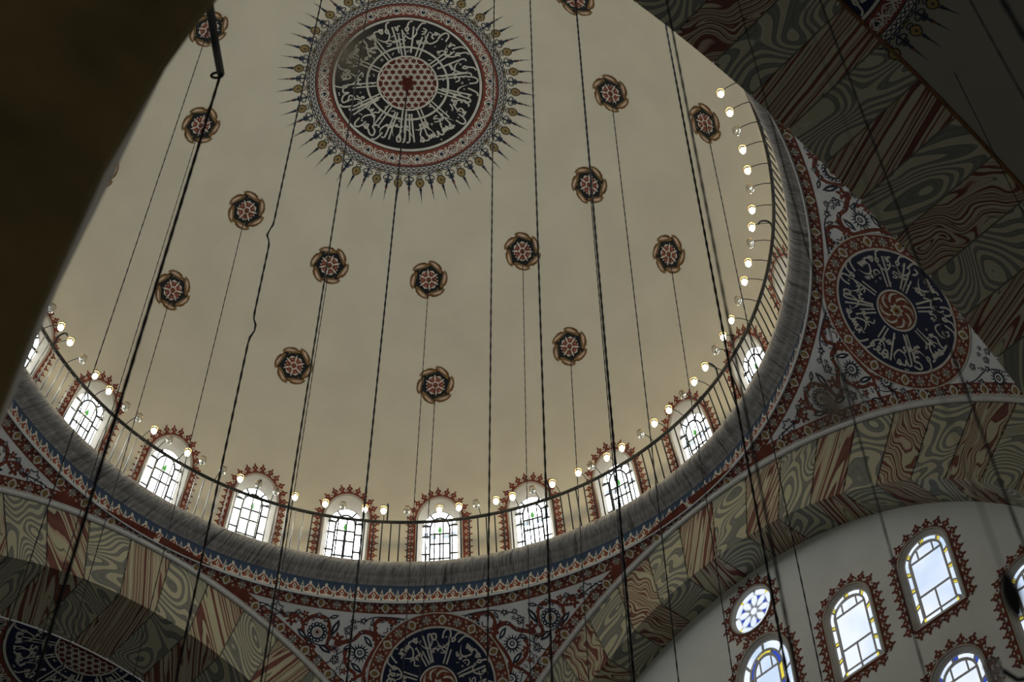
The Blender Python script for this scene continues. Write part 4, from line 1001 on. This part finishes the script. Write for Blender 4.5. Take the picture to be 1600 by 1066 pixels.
# ================================================================== LAMPS on the railing
LAMPS = [(82.9, 0), (79.1, 1), (75.8, 1), (71.8, 0), (68.1, 1), (64.3, 1), (60.0, 0), (56.9, 0), (53.3, 1), (50.0, 0), (46.0, 1), (42.9, 0), (38.8, 0), (35.4, 1), (31.9, 0), (28.5, 0), (25.0, 1), (19.4, 1), (16.2, 0), (12.2, 1), (8.8, 1), (4.6, 0), (-1.3, 1), (-4.9, 1), (-8.1, 0), (-11.8, 1), (-14.9, 1), (-18.8, 0), (-22.7, 1), (-28.0, 1), (-30.7, 0), (-34.1, 1), (-37.5, 1), (-41.9, 0), (-45.3, 1), (-49.1, 1), (-53.0, 0), (-56.4, 1), (-60.0, 1), (-63.8, 0), (-66.9, 1), (-70.5, 1), (-74.4, 0), (-78.4, 1), (-82.0, 1), (-85.7, 0), (-88.8, 1), (-92.1, 1), (-95.9, 0), (-99.4, 1), (-103.2, 1), (-106.6, 0), (-110.1, 1), (-113.7, 1)]
# lamp frame: origin on the handrail, -x towards the dome axis
V, F = tube([(0, 0, .02), (-.12, 0, .045), (-.24, 0, .03), (-.29, 0, .0)], .007, 5); arm_me = mesh('arm', V, F, 'iron', smooth=True)
cx = -.335
V, F = lathe([(.058, .0), (.062, -.02), (.060, -.06), (.045, -.11), (.020, -.145), (.001, -.152)], 12, (cx, 0, 0)); cup_me = mesh('glass_cup', V, F, 'glass', smooth=True)
V, F = lathe([(.050, .004), (.062, .012), (.062, -.004), (.050, -.008), (.050, .004)], 12, (cx, 0, 0)); rim_me = mesh('rim', V, F, 'brass', smooth=True)
V, F = lathe([(.001, -.015), (.022, -.02), (.040, -.055), (.044, -.085), (.032, -.118), (.001, -.135)], 10, (cx, 0, 0)); bulb_me = mesh('bulb', V, F, 'bulb', smooth=True)
V, F = lathe([(.001, -.015), (.016, -.02), (.026, -.05), (.026, -.075), (.016, -.10), (.001, -.11)], 10, (cx, 0, 0)); dead_me = mesh('bulb', V, F, 'glass', smooth=True)
waz = [15.0 * k_ for k_ in range(5, -6, -1)]
seen = {}
right_i = 0
for a, on in LAMPS:
    st_ = 'lit' if on else 'unlit'
    if a < -83:
        right_i += 1
        lab = f'{st_} glass cup lamp on the right side rail, {NTH[right_i - 1]} below the eleventh window going up' if False else f'{st_} glass cup lamp on the right rail, {NTH[right_i - 1]} upward past the last window'
    else:
        i = min(range(11), key=lambda q: abs(a - waz[q])); d = a - waz[i]
        if d > 5.7: pos = f'on the rail between the {NTH[i - 1]} and {NTH[i]} dome windows' if i else 'at far left before the first dome window'
        elif d > 1.9: pos = f'at the left edge of the {NTH[i]} dome window'
        elif d > -1.9: pos = f'in front of the {NTH[i]} dome window'
        elif d > -5.7: pos = f'at the right edge of the {NTH[i]} dome window'
        else: pos = f'on the rail between the {NTH[i]} and {NTH[i + 1]} dome windows'
        lab = f'{st_} glass cup lamp {pos}'
        if lab in seen: lab = f'{st_} glass cup lamp {pos}, the right one of two'
        seen[lab] = 1
    e = ob('cup_lamp', None, None, Matrix.Translation((5.83 * cos(A0 + R(a)), 5.83 * sin(A0 + R(a)), 21.60)) @ rz(A0 + R(a)))
    tag(e, lab, 'lamp', 'cup lamps along the dome railing')
    ob('arm', arm_me, e); ob('glass_cup', cup_me, e); ob('rim', rim_me, e); ob('bulb', bulb_me if on else dead_me, e)

# ================================================================== HANGING CABLES AND CHAINS
def cable(x, y, zt, zb, r, label, mt='cable', bump=.18, cat='cable', kinks=None, name='hanging_cable'):
    n = int((zt - zb) / .11) if bump else 24
    P, rr = [], []
    ph = random.random() * 6
    for i in range(n + 1):
        z = zt - (zt - zb) * i / n; dx = 0
        for kz, kd in (kinks or []):
            dx += kd * math.exp(-((z - kz) / .12) ** 2)
        P.append((x + dx - 0, y, z - zt)); rr.append(r * (1 + (bump if i % 2 else -bump)))
    P = [(p[0] - x, p[1] - y, p[2]) for p in P]
    V, F = tube(P, rr, 5)
    return tag(ob(name, mesh(name, V, F, mt, smooth=True), None, Matrix.Translation((x, y, zt))), label, cat, 'cables and chains hanging below the dome')
def ros_xy(k_, ring_): p = dome_pt(A0 + R(30.2 * k_), INNER if ring_ == 'inner' else OUTER); return p
for k_, ring_, r, where in ((4, 'inner', .007, 'highest left inner rosette'), (3, 'inner', .006, 'inner rosette crossed by the thick rope at left'), (2, 'inner', .007, 'inner rosette second from the left rope'), (1, 'inner', .007, 'inner rosette below left of the sunburst'), (0, 'inner', .007, 'inner rosette directly below the sunburst'),
                         (-1, 'inner', .007, 'inner rosette below right of the sunburst'), (-2, 'inner', .008, 'inner rosette right of the sunburst'), (-3, 'inner', .008, 'inner rosette right of the blue rope'), (-4, 'inner', .0145, 'rosette cut by the top edge'),
                         (3, 'outer', .010, 'outer rosette half hidden by the pier'), (2, 'outer', .007, 'outer rosette behind the thick rope'), (0, 'outer', .008, 'lowest outer rosette at centre'), (-1, 'outer', .008, 'outer rosette above the eighth window'), (-2, 'outer', .008, 'outer rosette above the tenth window'), (-3, 'outer', .008, 'rightmost outer rosette')):
    p = ros_xy(k_, ring_)
    tk = r > .012
    cable(p.x, p.y, p.z - .01, 5.0, r, ('thick blue black rope' if tk else 'thin dark cable') + ' hanging from the ' + where, bump=.22)
cable(0, 0, APEX - .3, 6.5, .013, 'long dark chain hanging from the crown of the sunburst medallion', bump=.25, cat='chain', name='hanging_chain')
for x, y, r, lab, kk in ((-.979, -3.205, .011, 'knotted dark cable crossing left of the sunburst to the third window', [(17.05, -.05), (15.2, .05)]), (-.507, -2.061, .011, 'dark chain passing over the lower left inner rosette', None),
                        (1.591, -2.322, .010, 'straight chain just right of the sunburst rays at centre', None), (2.145, -3.324, .011, 'straight chain down past the inner rosette to the seventh window', None),
                        (3.983, -3.757, .0125, 'thick blue rope of the twin pair near the right railing', None)):
    cable(x, y, ZD + sqrt(RD * RD - x * x - y * y) - .01, 5.0, r, lab, 'chain' if 'chain' in lab else 'cable', .25, 'chain' if 'chain' in lab else 'cable', kk, 'hanging_chain' if 'chain' in lab else 'hanging_cable')
n3 = Vector((cos(A0 - 3 * pi / 4), sin(A0 - 3 * pi / 4))) * SD
for x, y, r, lab in ((3.015, -8.254, .0075, 'brown rope of the twin pair crossing the dark arch soffit'), (3.821, -7.445, .005, 'thin rope across the dark soffit and the grey cornice at right'), (3.923, -8.775, .0068, 'thick dark rope crossing the whole calligraphy roundel at right'),
                     (7.08, -4.64, .0055, 'cable hanging from a hook in the dark half dome'), (4.647, -9.182, .0065, 'dark rope beside the upper right corner of the half dome'), (3.836, -10.568, .014, 'blurred thick rope cutting the top right corner')):
    e2 = 6.52 ** 2 - (x - n3.x) ** 2 - (y - n3.y) ** 2
    cable(x, y, ZC + sqrt(max(e2, .01)) - .01, 4.0, r, lab, bump=.18)
# the near rope hangs from an iron bracket
br = ob('iron_bracket', None, None, Matrix.Translation((-.731, -6.808, 14.12)))
tag(br, 'iron bracket bar with ring end slanting down beside the upper left rosette', 'bracket')
V, F = tube([(0, 0, .03), (.06, -.5, -.33), (.125, -1.03, -.67), (.29, -1.40, -1.46)], .036, 8); ob('bar', mesh('bar', V, F, 'iron', smooth=True), br)
V, F = tube([(.05 * cos(t) - .03, 0, .05 * sin(t)) for t in lin(0, 2 * pi, 14)[:-1]], .012, 6, True); ob('ring', mesh('ring', V, F, 'iron', smooth=True), br)
cable(-.731, -6.808, 14.10, 4.0, .0125, 'thick blurred black rope hanging from the iron bracket at left', bump=.12)
# dark pendant near the lens and the chandelier lamp below it
pd = ob('pendant', None, None, Matrix.Translation((3.03, -10.56, 4.21)) @ Matrix.Scale(.55, 4))
tag(pd, 'dark blurred pendant hanging before the window at the right edge', 'pendant')
V, F = lathe([(.001, .16), (.025, .12), (.042, .03), (.038, -.05), (.018, -.11), (.001, -.14)], 12); ob('finial', mesh('finial', V, F, 'iron', smooth=True), pd)
V, F = tube([(0, 0, .15), (0, 0, 22.0)], .0035, 5); ob('cord', mesh('cord', V, F, 'cable'), pd)
pl = ob('cup_lamp', None, None, Matrix.Translation((4.043, -7.739, 6.42)))
tag(pl, 'unlit clear glass cup of a chandelier at the bottom right corner', 'lamp')
V, F = lathe([(.035, .03), (.040, .0), (.036, -.06), (.018, -.11), (.001, -.12)], 14); ob('glass_cup', mesh('glass_cup', V, F, 'glass', smooth=True), pl)
V, F = lathe([(.036, .03), (.043, .036), (.043, .022), (.036, .03)], 14); ob('rim', mesh('rim', V, F, 'glint_metal', smooth=True), pl)
V, F = tube([(.04, 0, 0), (.10, .01, -.05), (.18, .02, -.03)], .012, 6); ob('arm', mesh('arm', V, F, 'iron', smooth=True), pl)
